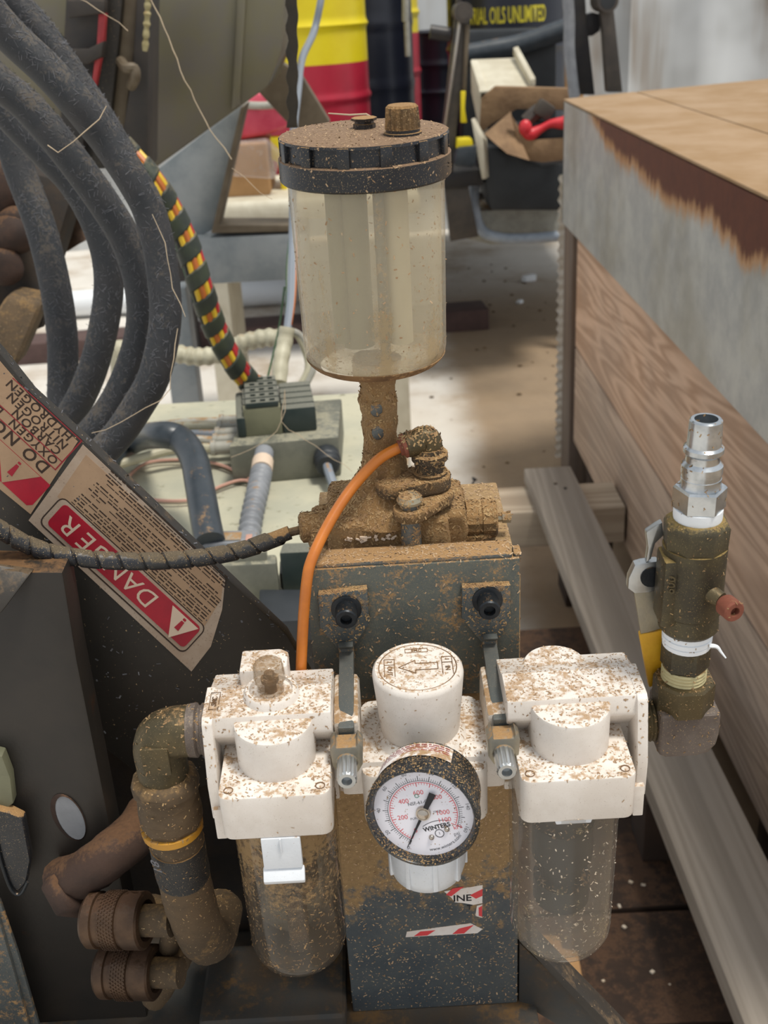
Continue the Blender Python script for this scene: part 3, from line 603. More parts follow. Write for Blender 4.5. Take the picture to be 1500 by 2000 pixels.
# torn decal: white patch, hazard stripes, letters
yd = 41.9; db = B()
def flat(b, pts, y=44.9, th=-.25): slab(b, [(p[0], y, p[1]) for p in pts], (0, th, 0))
yd = 44.9
flat(db, [(9, -147), (31.5, -143.5), (31.2, -158), (26, -159), (20, -157), (15, -156), (13, -152)]); flat(db, [(31.2, -159), (31, -170), (27, -168), (28, -160)])
flat(db, [(-14, -178), (24, -174), (31, -179.5), (28, -182.5), (-15, -182.5)])
dec = part('hazard_decal', db, M['paper'], post, FM, smooth=False)
sb = B()
flat(sb, [(10, -149.5), (14, -144.8), (20.5, -143.9), (13, -151)], yd - .27, -.1); flat(sb, [(24, -151), (31.4, -146.5), (31.3, -152), (27.5, -154)], yd - .27, -.1)
flat(sb, [(29, -161.5), (31.1, -160), (31, -169), (29, -168)], yd - .27, -.1); flat(sb, [(-10, -182), (-6, -178.4), (3, -178.0), (-2, -182)], yd - .27, -.1); flat(sb, [(13, -182), (17, -177.8), (26, -175.4), (20, -182)], yd - .27, -.1)
part('stripe', sb, M['red_ink'], dec, FM, smooth=False)
text('lettering', 'INE', 7.2, (19.5, yd - .3, -153.2), X3, Z3, M['ink'], dec, FM, weight=.02); text('lettering', 'T', 5, (23.6, yd - .3, -161), X3, Z3, M['ink'], dec, FM, weight=.02)

RX, RY = -13.4, 95
# ---- oil pump under the reservoir
pump = thing('oil_pump', 'sawdust-caked pump body on the post top under clear reservoir', 'pump', at(RX, RY, 66))
b = B(); box(b, (-12, 92, 77), (62, 54, 22), 4, 3); lathe(b, (RX + 1, RY - 4, 84), Z3, [(0, 29), (4, 27), (12, 19), (22, 12), (32, 9.5), (34, 0)], 36); box(b, (16, 92, 78), (26, 40, 20), 4, 3); box(b, (-40, 88, 74), (26, 30, 14), 3)
bmesh.ops.subdivide_edges(b, edges=b.edges[:], cuts=2, use_grid_fill=True); rough_up(b, 1.6, .13); rough_up(b, .7, .5, off=9)
part('pump_body', b, M['dust_block'], pump, FM, 70)
b = B(); lathe(b, (RX, RY, 108), Z3, [(0, 10), (6, 9.4), (12, 9.2), (16, 8.6), (22, 9.4), (27, 8.8), (35, 9.6), (40, 8.6), (45, 9), (48, 11), (53, 11.6), (57, 12)], 30, mod=lambda a, i: 1 + .05 * math.sin(3 * a + i * 2))
bmesh.ops.subdivide_edges(b, edges=b.edges[:], cuts=1); rough_up(b, .9, .3); part('neck', b, M['dust_block'], pump, FM, 70)
b = B()
for (u, v) in ((735, 800), (738, 845)):
    c = m(u, v, RY - 9.2); ball(b, c, 3.2, (1, .35, 1.25), 10, 8)
part('bare_metal_spot', b, M['gunmetal'], pump, FM)
# eyelet links, pin, knob, elbow fitting
yl = 62
def link(b, p, q, r, h):
    p = V(p); q = V(q); d = (q - p).normalized(); s = Z3.cross(d); out = []
    for k in range(9): a = PI * k / 8; out.append(q + (s * -math.cos(a) + d * math.sin(a)) * r)
    for k in range(9): a = PI * k / 8; out.append(p + (s * math.cos(a) - d * math.sin(a)) * r)
    slab(b, out, (0, 0, h), 1.4)
b = B(); link(b, (-7, 78, 98.5), (11, 82, 98.5), 10.5, 7.5); rough_up(b, .4, .6); part('link_plate', b, M['dust_dark'], pump, FM)
pz = m(800, 975, yl); b = B(); link(b, (pz.x, yl, 91.8), (14, 78, 91.8), 8.6, 6); rough_up(b, .4, .6); part('link_plate', b, M['dust_dark'], pump, FM)
b = B(); cyl(b, (pz.x, yl, 66), (pz.x, yl, 101), 5.2, 5.0, 20); part('pin', b, M['gunmetal'], pump, FM)
b = B(); lathe(b, (pz.x, yl, 100.5), Z3, [(0, 6.2), (1.4, 6.5), (3.6, 5.4), (4.6, 3.2), (4.8, 0)], 22); part('pin_head', b, M['zinc_old'], pump, FM)
b = B(); kz = 76; lathe(b, (26, 86, kz), X3, [(0, 6), (3, 6), (3, 10), (9, 10.2), (9.4, 9.6), (11, 9.6), (11.4, 10.2), (18, 10), (19, 9), (19, 0)], 30, mod=lambda a, i: 1 + .02 * math.cos(15 * a)); part('knurled_knob', b, M['dust_dark'], pump, FM, 25)
b = B(); cyl(b, (44, 86, kz), (52, 86, kz), 2.4, 2.4, 8); cyl(b, (48, 86, kz), (52.5, 86, kz), 3, 3, 6); part('shaft', b, M['zinc_old'], pump, FM)
b = B(); prism(b, rrect(-20, 20, -14, 14, 5), (22, 90, 66), X3, Y3, 5, 1.5); rough_up(b, .6, .4); part('side_block', b, M['dust_dark'], pump, FM)
b = B(); box(b, (12, 71.8, 80), (6.5, 1.2, 6), .4); part('bare_metal_patch', b, M['sticker_white'], pump, FM)
b = B()
for i in range(14): box(b, (rnd.uniform(-34, -9), 64.6, rnd.uniform(78.5, 81.5)), (rnd.uniform(1.5, 4), .9, rnd.uniform(.8, 2.2)), .2, rot=Matrix.Rotation(rnd.uniform(-.6, .6), 3, 'Y'))
o = part('paper_scrap', b, M['sticker_white'], pump, FM); o['kind'] = 'stuff'
b = B(); lathe(b, V((-40, 86, 77.5)), V((-1, -.1, 0)), [(0, 0), (0, 8.4), (17, 8), (18.4, 6), (18.4, 0)], 22); bmesh.ops.subdivide_edges(b, edges=b.edges[:], cuts=1); rough_up(b, .5, .5); part('inlet_socket', b, M['dust_block'], pump, FM)
b = B(); box(b, (RX - 33, 66, 68), (14, 14, 10), 2); rough_up(b, .5, .3); part('corner_lug', b, M['dust_block'], pump, FM)
b = B(); e0 = V((10.8, 82, 0)); lathe(b, V((e0.x, 82, 105.5)), Z3, [(0, 8.6), (2, 9), (2.4, 7.4), (8, 7.8), (8.6, 9.2), (12, 9.4), (12.6, 7), (15, 6.8)], 22); part('fitting_base', b, M['dust_dark'], pump, FM)
pk = m(842, 858, 82); b = B(); tube(b, [V((e0.x, 82, 118)), V((pk.x, 82, pk.z - 3)), pk + V((-1.4, 0, 1.2)), pk + V((-6, -.4, 1)), m(812, 864, 81)], 5.6, 16, 6); cyl(b, m(828, 861, 82), m(793, 869, 81), 6.2, 6.6, 18, .6); cyl(b, V((e0.x, 82, 117)), V((e0.x, 82, 121)), 6.4, 6.4, 6); part('brass_elbow', b, M['brass'], pump, FM)
b = B(); pa_ = m(794, 869, 81); lathe(b, pa_, (m(770, 878, 80) - pa_), [(0, 6.2), (2, 6.4), (2.6, 4.6), (4, 4.4)], 20); part('release_ring', b, M['rust_screw'], pump, FM)

# ---- reservoir
res = thing('oil_reservoir', 'translucent round oil reservoir with black screw lid', 'reservoir', at(RX, RY, 160))
b = B(); pr = [(0, 10), (0, 26)] + [(9 - 9 * math.cos(a), 26 + 9 * math.sin(a)) for a in [PI / 2 * k / 6 for k in range(1, 7)]] + [(86, 36.2), (92, 36.2)]
inn = [(h + 1.6, max(8, r - 1.8)) for h, r in pr][::-1]; lathe(b, (RX, RY, 163), Z3, pr + inn + pr[:1], 56); part('vessel', b, M['reservoir'], res, FM, 50)
ar_ = [(9 - rr_ * math.cos(a), 26 + rr_ * math.sin(a)) for rr_, th in ((9.5, (10, 24, 38, 52, 62)), (9.1, (62, 52, 38, 24, 10))) for a in [math.radians(q) for q in th]]
b = B(); lathe(b, (RX, RY, 163), Z3, ar_ + ar_[:1], 56); part('base_rim', b, M['rim_brown'], res, FM, label='brown dust-caked bottom rim')
b = B(); cyl(b, (RX + 5, RY - 4, 168), (RX + 5, RY - 4, 254), 2.6, 2.6, 14); part('dip_rod', b, M['gunmetal'], res, FM)
b = B(); cyl(b, (RX + 13, RY + 2, 172), (RX + 13, RY + 2, 254), 6.0, 6.0, 18); part('reflection_tube', b, M['cream_board'], res, FM)  # added tube that imitates the bright reflections inside the vessel
b = B(); cyl(b, (RX - 16, RY + 6, 172), (RX - 16, RY + 6, 254), 4, 4, 18); cyl(b, (RX - 8, RY + 12, 168), (RX - 8, RY + 12, 254), 8, 8, 18); part('grey_band_tube', b, M['valve_end'], res, FM)  # added tubes for the grey band among the vessel's reflections
lid = B(); lathe(lid, (RX, RY, 252.6), Z3, [(0, 36.4), (0, 38.6), (.8, 39.4), (10, 39.4), (10.6, 38.6), (10.6, 37.2), (18.2, 36.8), (18.2, 38.6), (19.4, 38.2), (19.8, 37), (19.8, 0)], 64)
lidp = part('screw_lid', lid, M['lid'], res, FM)
b = B()
for k in range(13):
    a = 2 * PI * k / 13 + .12; w = .07
    b2 = [(RX + r_ * math.cos(a + s_ * w), RY + r_ * math.sin(a + s_ * w), 263) for r_, s_ in ((36.5, -1), (39, -1), (39, 1), (36.5, 1))]; slab(b, b2, (0, 0, 8.6), .5)
part('grip_rib', b, M['black_plastic'], lidp, FM)
c = mz(787, 262, 272.4); c.z = 272.2
b = B(); lathe(b, c, Z3, [(0, 8.4), (1.2, 8.4), (1.4, 7.6), (2.6, 7.6), (2.8, 8)], 30); part('cap_collar', b, M['black_plastic'], res, FM)
b = B(); lathe(b, c + Z3 * 2.6, Z3, [(0, 7.6), (9, 6.9), (10, 6.2), (10.1, 0)], 72, mod=lambda a, i: 1 + (.05 * math.cos(18 * a) if i < 2 else 0)); part('filler_cap', b, M['dust_dark'], res, FM, 25)
c = mz(712, 250, 272.4); c.z = 272.2
b = B(); lathe(b, c, Z3, [(0, 5.2), (2.2, 5.2), (2.4, 4.4), (3.4, 4.4), (3.6, 5.8), (4.8, 6.0), (5, 0)], 8); part('vent_plug', b, M['black_plastic'], res, FM)
# ---- orange air tube
b = B(); pts = [m(788, 871, 80.6), m(772, 878, 80), m(740, 897, 76), m(700, 938, 70), m(665, 985, 61), m(632, 1042, 50), m(608, 1095, 40), m(600, 1130, 36), m(594, 1190, 33), m(590, 1260, 30), m(588, 1330, 28), m(590, 1420, 34)]
tube(b, pts, 2.75, 12, 7); solo('air_tube', b, M['orange'], 'orange air tube arching from brass elbow down past post', 'tube', FM, origin=at(*m(590, 1420, 34)))
# ================================================================ shut-off valve on the filter inlet (right)
VX, VY = 122.5, -5
def vz(v, u=1350): return m(u, v, VY).z
val = thing('ball_valve', 'dirty bronze shut-off valve with quick-connect plug above filter inlet', 'valve', at(VX, VY, -6))
b = B(); lathe(b, (VX, VY, 119), Z3, [(0, 10.4), (2, 10.6), (5.5, 10.6)], 28); part('thread_tape', b, M['tape'], val, FM)
b = B(); lathe(b, (VX, VY, 124), Z3, [(0, 10.6), (.8, 11.4), (10, 11.4), (11, 10.6), (11, 8)], 6, ph=.35); part('plug_hex', b, M['bright_zinc'], val, FM, 20)
b = B(); lathe(b, (VX, VY, 134), Z3, [(0, 9.2), (3, 8.4), (5, 8.6), (5.2, 8.4), (7, 8.4), (7.2, 8.7), (11, 8.7), (12.6, 7.2), (15, 7.2), (16.2, 7.6), (17, 8.4), (19, 8.4), (20, 7.2), (31.2, 6.8), (31.8, 6.2), (31.8, 4.9), (18, 4.6), (18, 0)], 36); part('quick_connect_plug', b, M['bright_zinc'], val, FM, 30)
b = B(); lathe(b, (VX, VY, 106), Z3, [(0, 14.2), (10, 14.6), (12, 13.6), (13.4, 12.2), (13.4, 10)], 8, ph=.3); lathe(b, (VX, VY, 62), Z3, [(0, 10), (0, 12), (2, 13.6), (10, 13.2), (11, 14), (22, 14.2), (44, 14.2), (44, 10)], 32); box(b, (VX - 11, VY - 2, 86), (9, 16, 34), 2); part('valve_body', b, M['brass_dark'], val, FM)
text('lettering', '600', 6.0, (VX - 12.2, VY - 10.2, 92), Z3, V((-.75, .3, 0)).cross(Z3).cross(Z3).normalized() if False else V((-.8, .5, 0)), M['brass'], val, FM, .5)
b = B(); cyl(b, (VX + 5, VY - 11, 87), (VX + 8.6, VY - 15.5, 86), 4.2, 3.6, 18); part('screw_boss', b, M['brass'], val, FM)
b = B(); q0 = V((VX + 8, VY - 15, 86)); q1 = m(1426, 1188, -28); cyl(b, q0, q1, 2.1, 2.1, 12); part('screw_shank', b, M['rust_pipe'], val, FM)
dq = (q1 - q0).normalized(); b = B(); lathe(b, q1 - dq * 4.4, dq, [(0, 0), (0, 4.2), (1, 4.9), (7.4, 4.9), (8.2, 4.2), (8.2, 2.2), (5.4, 2.0), (5.2, 0)], 24); part('bleed_screw', b, M['rust_screw'], val, FM)
b = B(); lathe(b, (VX, VY, 53), Z3, [(0, 10.4), (.5, 11), (2.6, 11.2), (2.8, 10.6), (3.2, 11.3), (5.6, 11.4), (5.8, 10.8), (6.2, 11.2), (9, 11)], 30)
tube(b, [V((VX + 8, VY - 8, 57)), V((VX + 11.5, VY - 8.5, 56.4)), V((VX + 13.6, VY - 9, 53.6)), V((VX + 15.6, VY - 10, 51))], lambda t: 1.1 - .75 * t, 6, 4); part('thread_tape', b, M['tape'], val, FM)
b = B(); lathe(b, (VX, VY, 41), Z3, [(0, 9), (0, 10.4), (1, 11.2), (11.6, 11.2), (12.6, 10.6), (12.6, 9)], 6, ph=.2); cyl(b, (VX, VY, 50), (VX, VY, 56), 10.6, 10.6, 26); part('hex_nipple', b, M['brass_dark'], val, FM, 25)
b = B(); lathe(b, (VX, VY, 34), Z3, [(k * .9, 10.0 + (.5 if k % 2 else 0)) for k in range(9)], 28); part('dirty_thread', b, M['tape_dirty'], val, FM)
b = B(); lathe(b, (VX + .5, VY, 19), Z3, [(0, 11), (0, 14), (1, 14.4), (14, 14.4), (15.4, 13.6), (15.6, 10)], 8, ph=.4); part('elbow_collar', b, M['brass'], val, FM, 25)
b = B(); prism(b, [(-13, 21), (-13, -2), (-9, -4), (6, -4), (11, -2.5), (14.6, 2), (15.4, 8), (15.4, 21)], (VX + .5, VY + 12, 0), X3, Z3, 24, 2.5, 3); part('elbow', b, M['elbow_brown'], val, FM)
b = B(); lathe(b, (100, VY, 10), X3, [(0, 9)] + [(1 + k * .9, 9.6 + (.7 if k % 2 else 0)) for k in range(12)] + [(12, 9)], 28); part('inlet_thread', b, M['brass'], val, FM)
# lever handle: zinc fork, flat blade, yellow grip
hz = thing('valve_lever', 'zinc valve lever with yellow vinyl grip hanging behind bronze valve', 'lever', at(VX - 20, 4, 40))
b = B(); p = [m(*q, 3) for q in ((1262, 1040), (1283, 1026), (1294, 1020), (1297, 1046), (1280, 1062), (1272, 1092), (1262, 1100), (1266, 1070))]; slab(b, p, (0, 4, 0), .8)
p = [m(*q, 3) for q in ((1228, 1130), (1240, 1104), (1254, 1100), (1286, 1096), (1296, 1112), (1296, 1150), (1268, 1158), (1240, 1160), (1226, 1150))]; slab(b, p, (0, 5, 0), 1); part('handle_hub', b, M['zinc'], hz, FM)
b = B(); p = [m(*q, 4) for q in ((1238, 1154), (1294, 1148), (1298, 1226), (1252, 1240))]; slab(b, p, (0, 2.4, 0), .5); part('lever_blade', b, M['zinc_old'], hz, FM)
b = B(); p = [m(*q, 3.4) for q in ((1249, 1240), (1300, 1230), (1302, 1290), (1285, 1336), (1268, 1344))]; slab(b, p, (0, 4, 0), .9); part('grip', b, M['yellow_grip'], hz, FM, label='yellow vinyl grip')
b = B(); lathe(b, m(1273, 1127, 2.8), -Y3, [(0, 5.2), (.4, 5.2), (.4, 0)], 20); part('hub_hole', b, M['bolt'], hz, FM)

# ================================================================ outlet elbow and hose (left)
hosec = thing('outlet_hose', 'dust-soaked rubber hose with yellow band hanging from lubricator elbow', 'hose', at(-118, 0, -120))
b = B(); lathe(b, (-112, -6, 20), X3, [(0, 10), (0, 12.6), (4, 13), (5, 11.6), (6.4, 11.6), (6.8, 12.6), (8.4, 12.6), (8.8, 11.4), (12, 11.4)], 28); part('collar', b, M['elbow_brown'], hosec, FM)
b = B(); ec = V((-124, -6, 18)); tube(b, [V((-110, -6, 19.6)), V((-118, -6, 19.6)), V((-125, -6, 17)), V((-127.6, -6, 10)), V((-127.6, -6, 0)), V((-127.6, -6, -6))], 12.4, 18, 6); box(b, (-127, -17.6, 12), (13, 3, 16), 1); part('elbow_fitting', b, M['brass'], hosec, FM, 50)
b = B(); lathe(b, (-127.6, -6, -36), Z3, [(0, 13), (0, 14.6), (4, 15.6), (12, 15.4), (20, 15.2), (24, 16.6), (28, 16), (31, 13.2)], 8, ph=.2); bmesh.ops.subdivide_edges(b, edges=b.edges[:], cuts=1, smooth=.6); part('hex_sleeve', b, M['hose_tan'], hosec, FM, 50)
b = B(); lathe(b, (-127.8, -6.4, -40.6), V((-.04, 0, 1)), [(0, 14), (.4, 15.2), (4.2, 15.4), (4.6, 14)], 32); part('yellow_band', b, M['yellow_ring'], hosec, FM, label='yellow plastic band')
hp = [V((-127.6, -6, -34)), V((-127.4, -5, -46)), V((-127.8, -3, -66)), V((-128.2, 1, -90)), V((-128.6, 7, -114)), V((-128.6, 15, -136)), V((-128.6, 27, -156)), V((-128.6, 46, -172)), V((-128.6, 74, -182))]
b = B(); tube(b, hp, lambda t: 13.6, 20, 6); rough_up(b, .5, .12); part('hose_body', b, M['hose_tan'], hosec, FM, 60)
b = B(); tube(b, [hp[1] + V((0, 0, -4)), hp[2], hp[3].lerp(hp[2], .6)], 13.95, 20, 5); part('dark_wrap', b, M['black_rubber'], hosec, FM, 60)
text('lettering', '81', 8, V((-136.5, -17.6, -54)), V((.25, -.2, -1)), V((.8, -.55, .1)), M['grey_ink'], hosec, FM, .3)
# rusty couplings and pipe below
def coupling(u, v, y, lab):
    c = m(u, v, y); t_ = thing('hose_coupling', lab, 'coupling', at(c.x, c.y, c.z - 14), 'rusty couplings by the lubricator hose'); d = V((1, -.18, .10)).normalized()
    b = B(); pr = [(-19, 9), (-19, 13.4), (-17, 15.2), (-12, 15.2), (-11.4, 14), (-8, 14), (-7.4, 15.4), (2, 15.4), (2.4, 14.4), (4, 14.4), (4.4, 15.4), (14, 15.4), (15, 14.2), (15.2, 11), (12, 10.4), (10, 0)]
    lathe(b, c, d, pr, 44); part('knurled_sleeve', b, M['knurl'], t_, FM, 28)
    b = B(); x, y_, z = axes(d)
    for k in range(44):
        for h in range(6):
            a = 2 * PI * (k + .5 * (h % 2)) / 44; e = x * math.cos(a) + y_ * math.sin(a); box(b, c + d * (-6.6 + h * 1.6) + e * 15.4, (.9, .9, .9), 0, rot=Matrix.Rotation(a, 3, d))
            
    o = part('knurling', b, M['knurl'], t_, FM, smooth=False); o['kind'] = 'stuff'
    b = B(); cyl(b, c + d * 4, c + d * 30, 8.6, 8.6, 20); part('spigot', b, M['hose_tan'], t_, FM); return t_
coupling(236, 1797, 12, 'upper knurled rusty steel hose coupling left of hanging hose')
coupling(258, 1898, 20, 'lower knurled rusty steel hose coupling against black panel')
b = B(); tube(b, [m(120, 1720, 40), m(165, 1705, 34), m(215, 1670, 34), m(262, 1630, 48), m(290, 1590, 70)], 13, 14, 5); lathe(b, m(150, 1725, 34), V((-.7, 0, -.5)), [(0, 14), (2, 17), (10, 17), (12, 15)], 6); rough_up(b, 1.0, .15)
solo('rusty_pipe', b, M['rust_pipe'], 'rusty brown pipe union between black panel and hanging hose', 'pipe', FM, ang=60)
b = B(); tube(b, [m(330, 1850, 30), m(335, 1800, 26), m(310, 1770, 30), m(280, 1770, 40)], 6, 12, 5); tube(b, [m(300, 1950, 40), m(345, 1880, 36), m(350, 1830, 40), m(330, 1800, 50)], 8, 12, 5); rough_up(b, .7, .2)
solo('return_hose', b, M['hose_tan'], 'dusty brown hose loop beside the knurled couplings', 'hose', FM, ang=60)
# ================================================================ black machine arm with warning stickers, panel, loom (left)
AY = 100
arm_t = thing('machine_boom', 'black diagonal steel arm carrying two dusty red warning stickers', 'machine boom', at(-170, 130, -60))
def am(u, v, y=AY): return m(u, v, y)
b = B(); slab(b, [am(*q) for q in ((-170, 510), (0, 690), (62, 768), (165, 862), (446, 1132), (560, 1240), (612, 1330), (612, 1460), (330, 1560), (150, 1418), (100, 1260), (-170, 950))], (0, 9, 0), 1.0)
part('arm_plate', b, M['machine'], arm_t, FM)
b = B(); box(b, (-230, 128, 20), (60, 40, 60), 4); part('pivot_boss', b, M['machine'], arm_t, FM)
def sp(a, b_, y): return am(393 - .739 * a - .675 * b_, 1225 - .675 * a + .739 * b_, y)
def sflat(pts, nm, mt, parent, h, th=.2):
    b = B(); slab(b, [sp(p[0], p[1], AY - h) for p in pts], (0, -th, 0)); return part(nm, b, mt, parent, FM, smooth=False)
def stext(s, size, a, b_, mt, parent, h, rot=0, w=0.0, sx=1.0):      # letters stand along +a, tops towards +b
    c = sp(a, b_, AY - h); ux = (sp(a + 10, b_, AY - h) - c).normalized(); n_ = V((0, -1, 0)); uy = n_.cross(ux)
    text('lettering', s, size, c, ux, uy, mt, parent, FM, weight=w, spacing=sx)
s2 = thing('warning_sticker', 'dusty tan danger sticker with upside-down red DANGER band on arm', 'warning sticker', at(-130, AY - .4, 10))
b = B(); slab(b, [am(*q, AY - .05) for q in ((56, 1016), (162, 868), (440, 1131), (434, 1190), (412, 1262), (374, 1311))], (0, -.3, 0)); part('border', b, M['sticker_edge'], s2, FM, smooth=False)
b = B(); slab(b, [am(*q, AY - .35) for q in ((112, 970), (168, 888), (436, 1134), (432, 1170), (400, 1222), (393, 1226))], (0, -.1, 0)); part('text_panel', b, M['sticker'], s2, FM, smooth=False)
def rr(a0, a1, b0, b1, r): return rrect(a0, a1, b0, b1, r, 4)
sflat(rr(-10, 374, -7, 64, 14), 'black_rule', M['sticker_ink'], s2, .4, .06)
sflat(rr(-7.5, 371, -4.5, 61, 12), 'inner_border', M['sticker_edge'], s2, .46, .06)
sflat(rr(-2, 360, 1, 54, 9), 'danger_band', M['sticker_red'], s2, .55)
sflat([(2, 6), (34, 58), (70, 6)], 'warning_triangle', M['sticker_white'], s2, .8, .1)
sflat([(30, 16), (37, 16), (39, 36), (28, 36)], 'exclamation_mark', M['sticker_red'], s2, .95, .06); sflat(rr(30, 37, 9, 14, 2), 'exclamation_mark', M['sticker_red'], s2, .95, .06)
for ch, a in zip('DANGER', (119, 158, 199, 238, 278, 322)): stext(ch, 15.6, a, 27, M['sticker_white'], s2, .8)
b = B()
for row in range(17):
    bb = -9 - row * 6.0; a = 6 + max(0, (row - 9) * 3); end = 352 - row * 1.0
    if row in (5, 11): continue
    while a < end:
        w_ = rnd.uniform(6, 22); a1 = min(end, a + w_)
        if rnd.random() < .93: slab(b, [sp(a, bb, AY - .47), sp(a1, bb, AY - .47), sp(a1, bb - (2.6 if row % 3 else 1.7), AY - .47), sp(a, bb - (2.6 if row % 3 else 1.7), AY - .47)], (0, -.03, 0))
        a = a1 + rnd.uniform(1.6, 4)
o = part('fine_print', b, M['sticker_ink'], s2, FM, smooth=False); o['kind'] = 'stuff'
s1 = thing('warning_sticker', 'dusty tan DO NOT sticker listing gases, cut by the frame edge', 'warning sticker', at(-190, AY - .4, 90))
b = B(); slab(b, [am(*q, AY - .05) for q in ((-150, 556), (0, 705), (62, 778), (152, 862), (60, 1004), (0, 955), (-150, 830))], (0, -.3, 0)); part('paper', b, M['sticker'], s1, FM, smooth=False)
for s, a, bb, sz in (('DO NOT BL', 428, -24, 9.4), ('OXYGEN  BR', 425, -47, 6.6), ('CARBON', 433, -65, 6.6), ('NITROGEN', 431, -82, 6.6), ('HYDROGEN', 436, -100, 6.6)):
    c = sp(a, bb, AY - .4); ux = (sp(a + 10, bb, AY - .4) - c).normalized(); uy = V((0, -1, 0)).cross(ux)
    text('lettering', s, sz, c, ux, uy, M['sticker_ink'], s1, FM, align='LEFT', weight=.02, spacing=1.22)
for bb in (-36, -56, -112): sflat([(418, bb), (600, bb), (600, bb + 2.0), (418, bb + 2.0)], 'red_rule', M['red_line'], s1, .4, .05)
sflat([(416, -112), (419, -112), (419, -34), (416, -34)], 'red_rule', M['red_line'], s1, .4, .05)
sflat([(404, -6), (640, -6), (640, 54), (412, 54), (404, 46)], 'red_field', M['sticker_red'], s1, .4, .06)
sflat([(430, -5), (478, 54), (540, -5)], 'warning_triangle', M['sticker'], s1, .5, .06); sflat([(474, 8), (481, 8), (484, 32), (471, 32)], 'exclamation_mark', M['sticker_red'], s1, .6, .05); sflat([(474, 1), (481, 1), (481, 5), (474, 5)], 'exclamation_mark', M['sticker_red'], s1, .6, .05)

# ---- black panel, lower left
PY = 50
pan = thing('machine_cabinet', 'black steel side panel with oval hole at lower left', 'machine cabinet', at(-210, 70, -250))
b = B(); slab(b, [m(*q, PY) for q in ((-80, 1115), (60, 1118), (122, 1118), (150, 1290), (192, 1500), (240, 1740), (292, 2010))] + [V((m(300, 2150, PY).x, PY, -245.8)), V((m(-80, 2150, PY).x, PY, -245.8))], (0, 22, 0), 1.5); part('panel_sheet', b, M['machine_rusty'], pan, FM)
b = B(); slab(b, [m(-80, 1110, PY - 16), m(0, 1200, PY - 16), m(62, 1118, PY - 2), m(-80, 1100, PY - 2)], (0, 6, -1), 1); part('folded_corner', b, M['machine'], pan, FM)
b = B(); pc = m(134, 1597, PY - .4); prev = None
ux = (m(180, 1597, PY) - m(134, 1597, PY)) ; sx, sz = 8.8, 17.5
o_ = []; 
for k in range(28): a = 2 * PI * k / 28; o_.append(V((pc.x + sx * math.cos(a) - 2.0 * math.sin(a), PY - .3, pc.z + sz * math.sin(a))))
i_ = [V((pc.x + 1.2 + (q.x - pc.x) * .82, PY - 1.2, pc.z + (q.z - pc.z) * .92)) for q in o_]
for k in range(28): 
    q = [b.verts.new(v) for v in (o_[k], o_[(k + 1) % 28], i_[(k + 1) % 28], i_[k])]; b.faces.new(q)
bmesh.ops.remove_doubles(b, verts=b.verts[:], dist=.01); bmesh.ops.recalc_face_normals(b, faces=b.faces[:]); part('hole_rim', b, M['rust_pipe'], pan, FM, label='rusty rim of the oval hole')
b = B(); slab(b, [V((q.x, PY - .9, q.z)) for q in i_], (0, .4, 0)); part('hole_backing', b, M['conduit'], pan, FM, label='pale grey plate seen through hole')
# toggle latch at the frame edge
lt = thing('toggle_latch', 'black toggle latch with olive catch on panel at frame edge', 'latch', at(-205, PY - 10, -60))
b = B(); slab(b, [m(*q, PY - 8) for q in ((-30, 1470), (4, 1478), (20, 1520), (26, 1570), (0, 1590), (-30, 1592))], (0, 8, 0), 1); part('catch', b, M['valve_end'], lt, FM)
b = B(); slab(b, [m(*q, PY - 12) for q in ((-30, 1575), (20, 1588), (45, 1600), (60, 1680), (52, 1725), (34, 1745), (12, 1728), (-10, 1660), (-30, 1640))], (0, 7, 0), 1.8, 3); part('lever', b, M['black_plastic'], lt, FM)
b = B(); tube(b, [m(-8, 1640, PY - 13), m(4, 1690, PY - 13), m(22, 1738, PY - 13), m(40, 1746, PY - 13), m(54, 1722, PY - 13)], 1.0, 8, 4); part('lever_edge', b, M['bolt'], lt, FM)
b = B(); slab(b, [m(*q, PY - 14) for q in ((-60, 1700), (0, 1762), (34, 1860), (78, 2010), (90, 2080), (-60, 2080))], (0, 3, 0), .8); slab(b, [m(*q, PY - 17) for q in ((-60, 1720), (-4, 1790), (22, 1880), (58, 2010), (70, 2080), (-60, 2080))], (0, 3, 0), .8)
solo('steel_strip', b, M['gunmetal'], 'grey steel strip along lower left corner of black panel', 'metal strip', FM)
# ---- spiral wrapped cable from panel to pump
cp = [m(-60, 1000, 62), m(0, 1034, 64), m(50, 1062, 66), (m(110, 1082, 68)), m(200, 1094, 70), m(300, 1096, 72), m(400, 1088, 75), m(480, 1072, 79), m(540, 1050, 82), m(566, 1040, 83)]
ca = thing('spiral_wrapped_cable', 'black spiral-wrapped cable crossing the red danger sticker to pump', 'cable', at(*m(300, 1096, 72)))
b = B(); tube(b, cp, 3.7, 12, 6); part('core', b, M['black_rubber'], ca, FM)
b = B(); helix(cp[:-1] + [m(530, 1054, 81.6)], 3.8, 11.5, 11.2, .9, b, 18); part('spiral_wrap', b, M['spiral'], ca, FM, 25)
b = B(); tube(b, [m(532, 1054, 81.6), m(560, 1042, 83), m(590, 1034, 84)], 2.3, 10, 4); part('wire_end', b, M['hose_tan'], ca, FM)
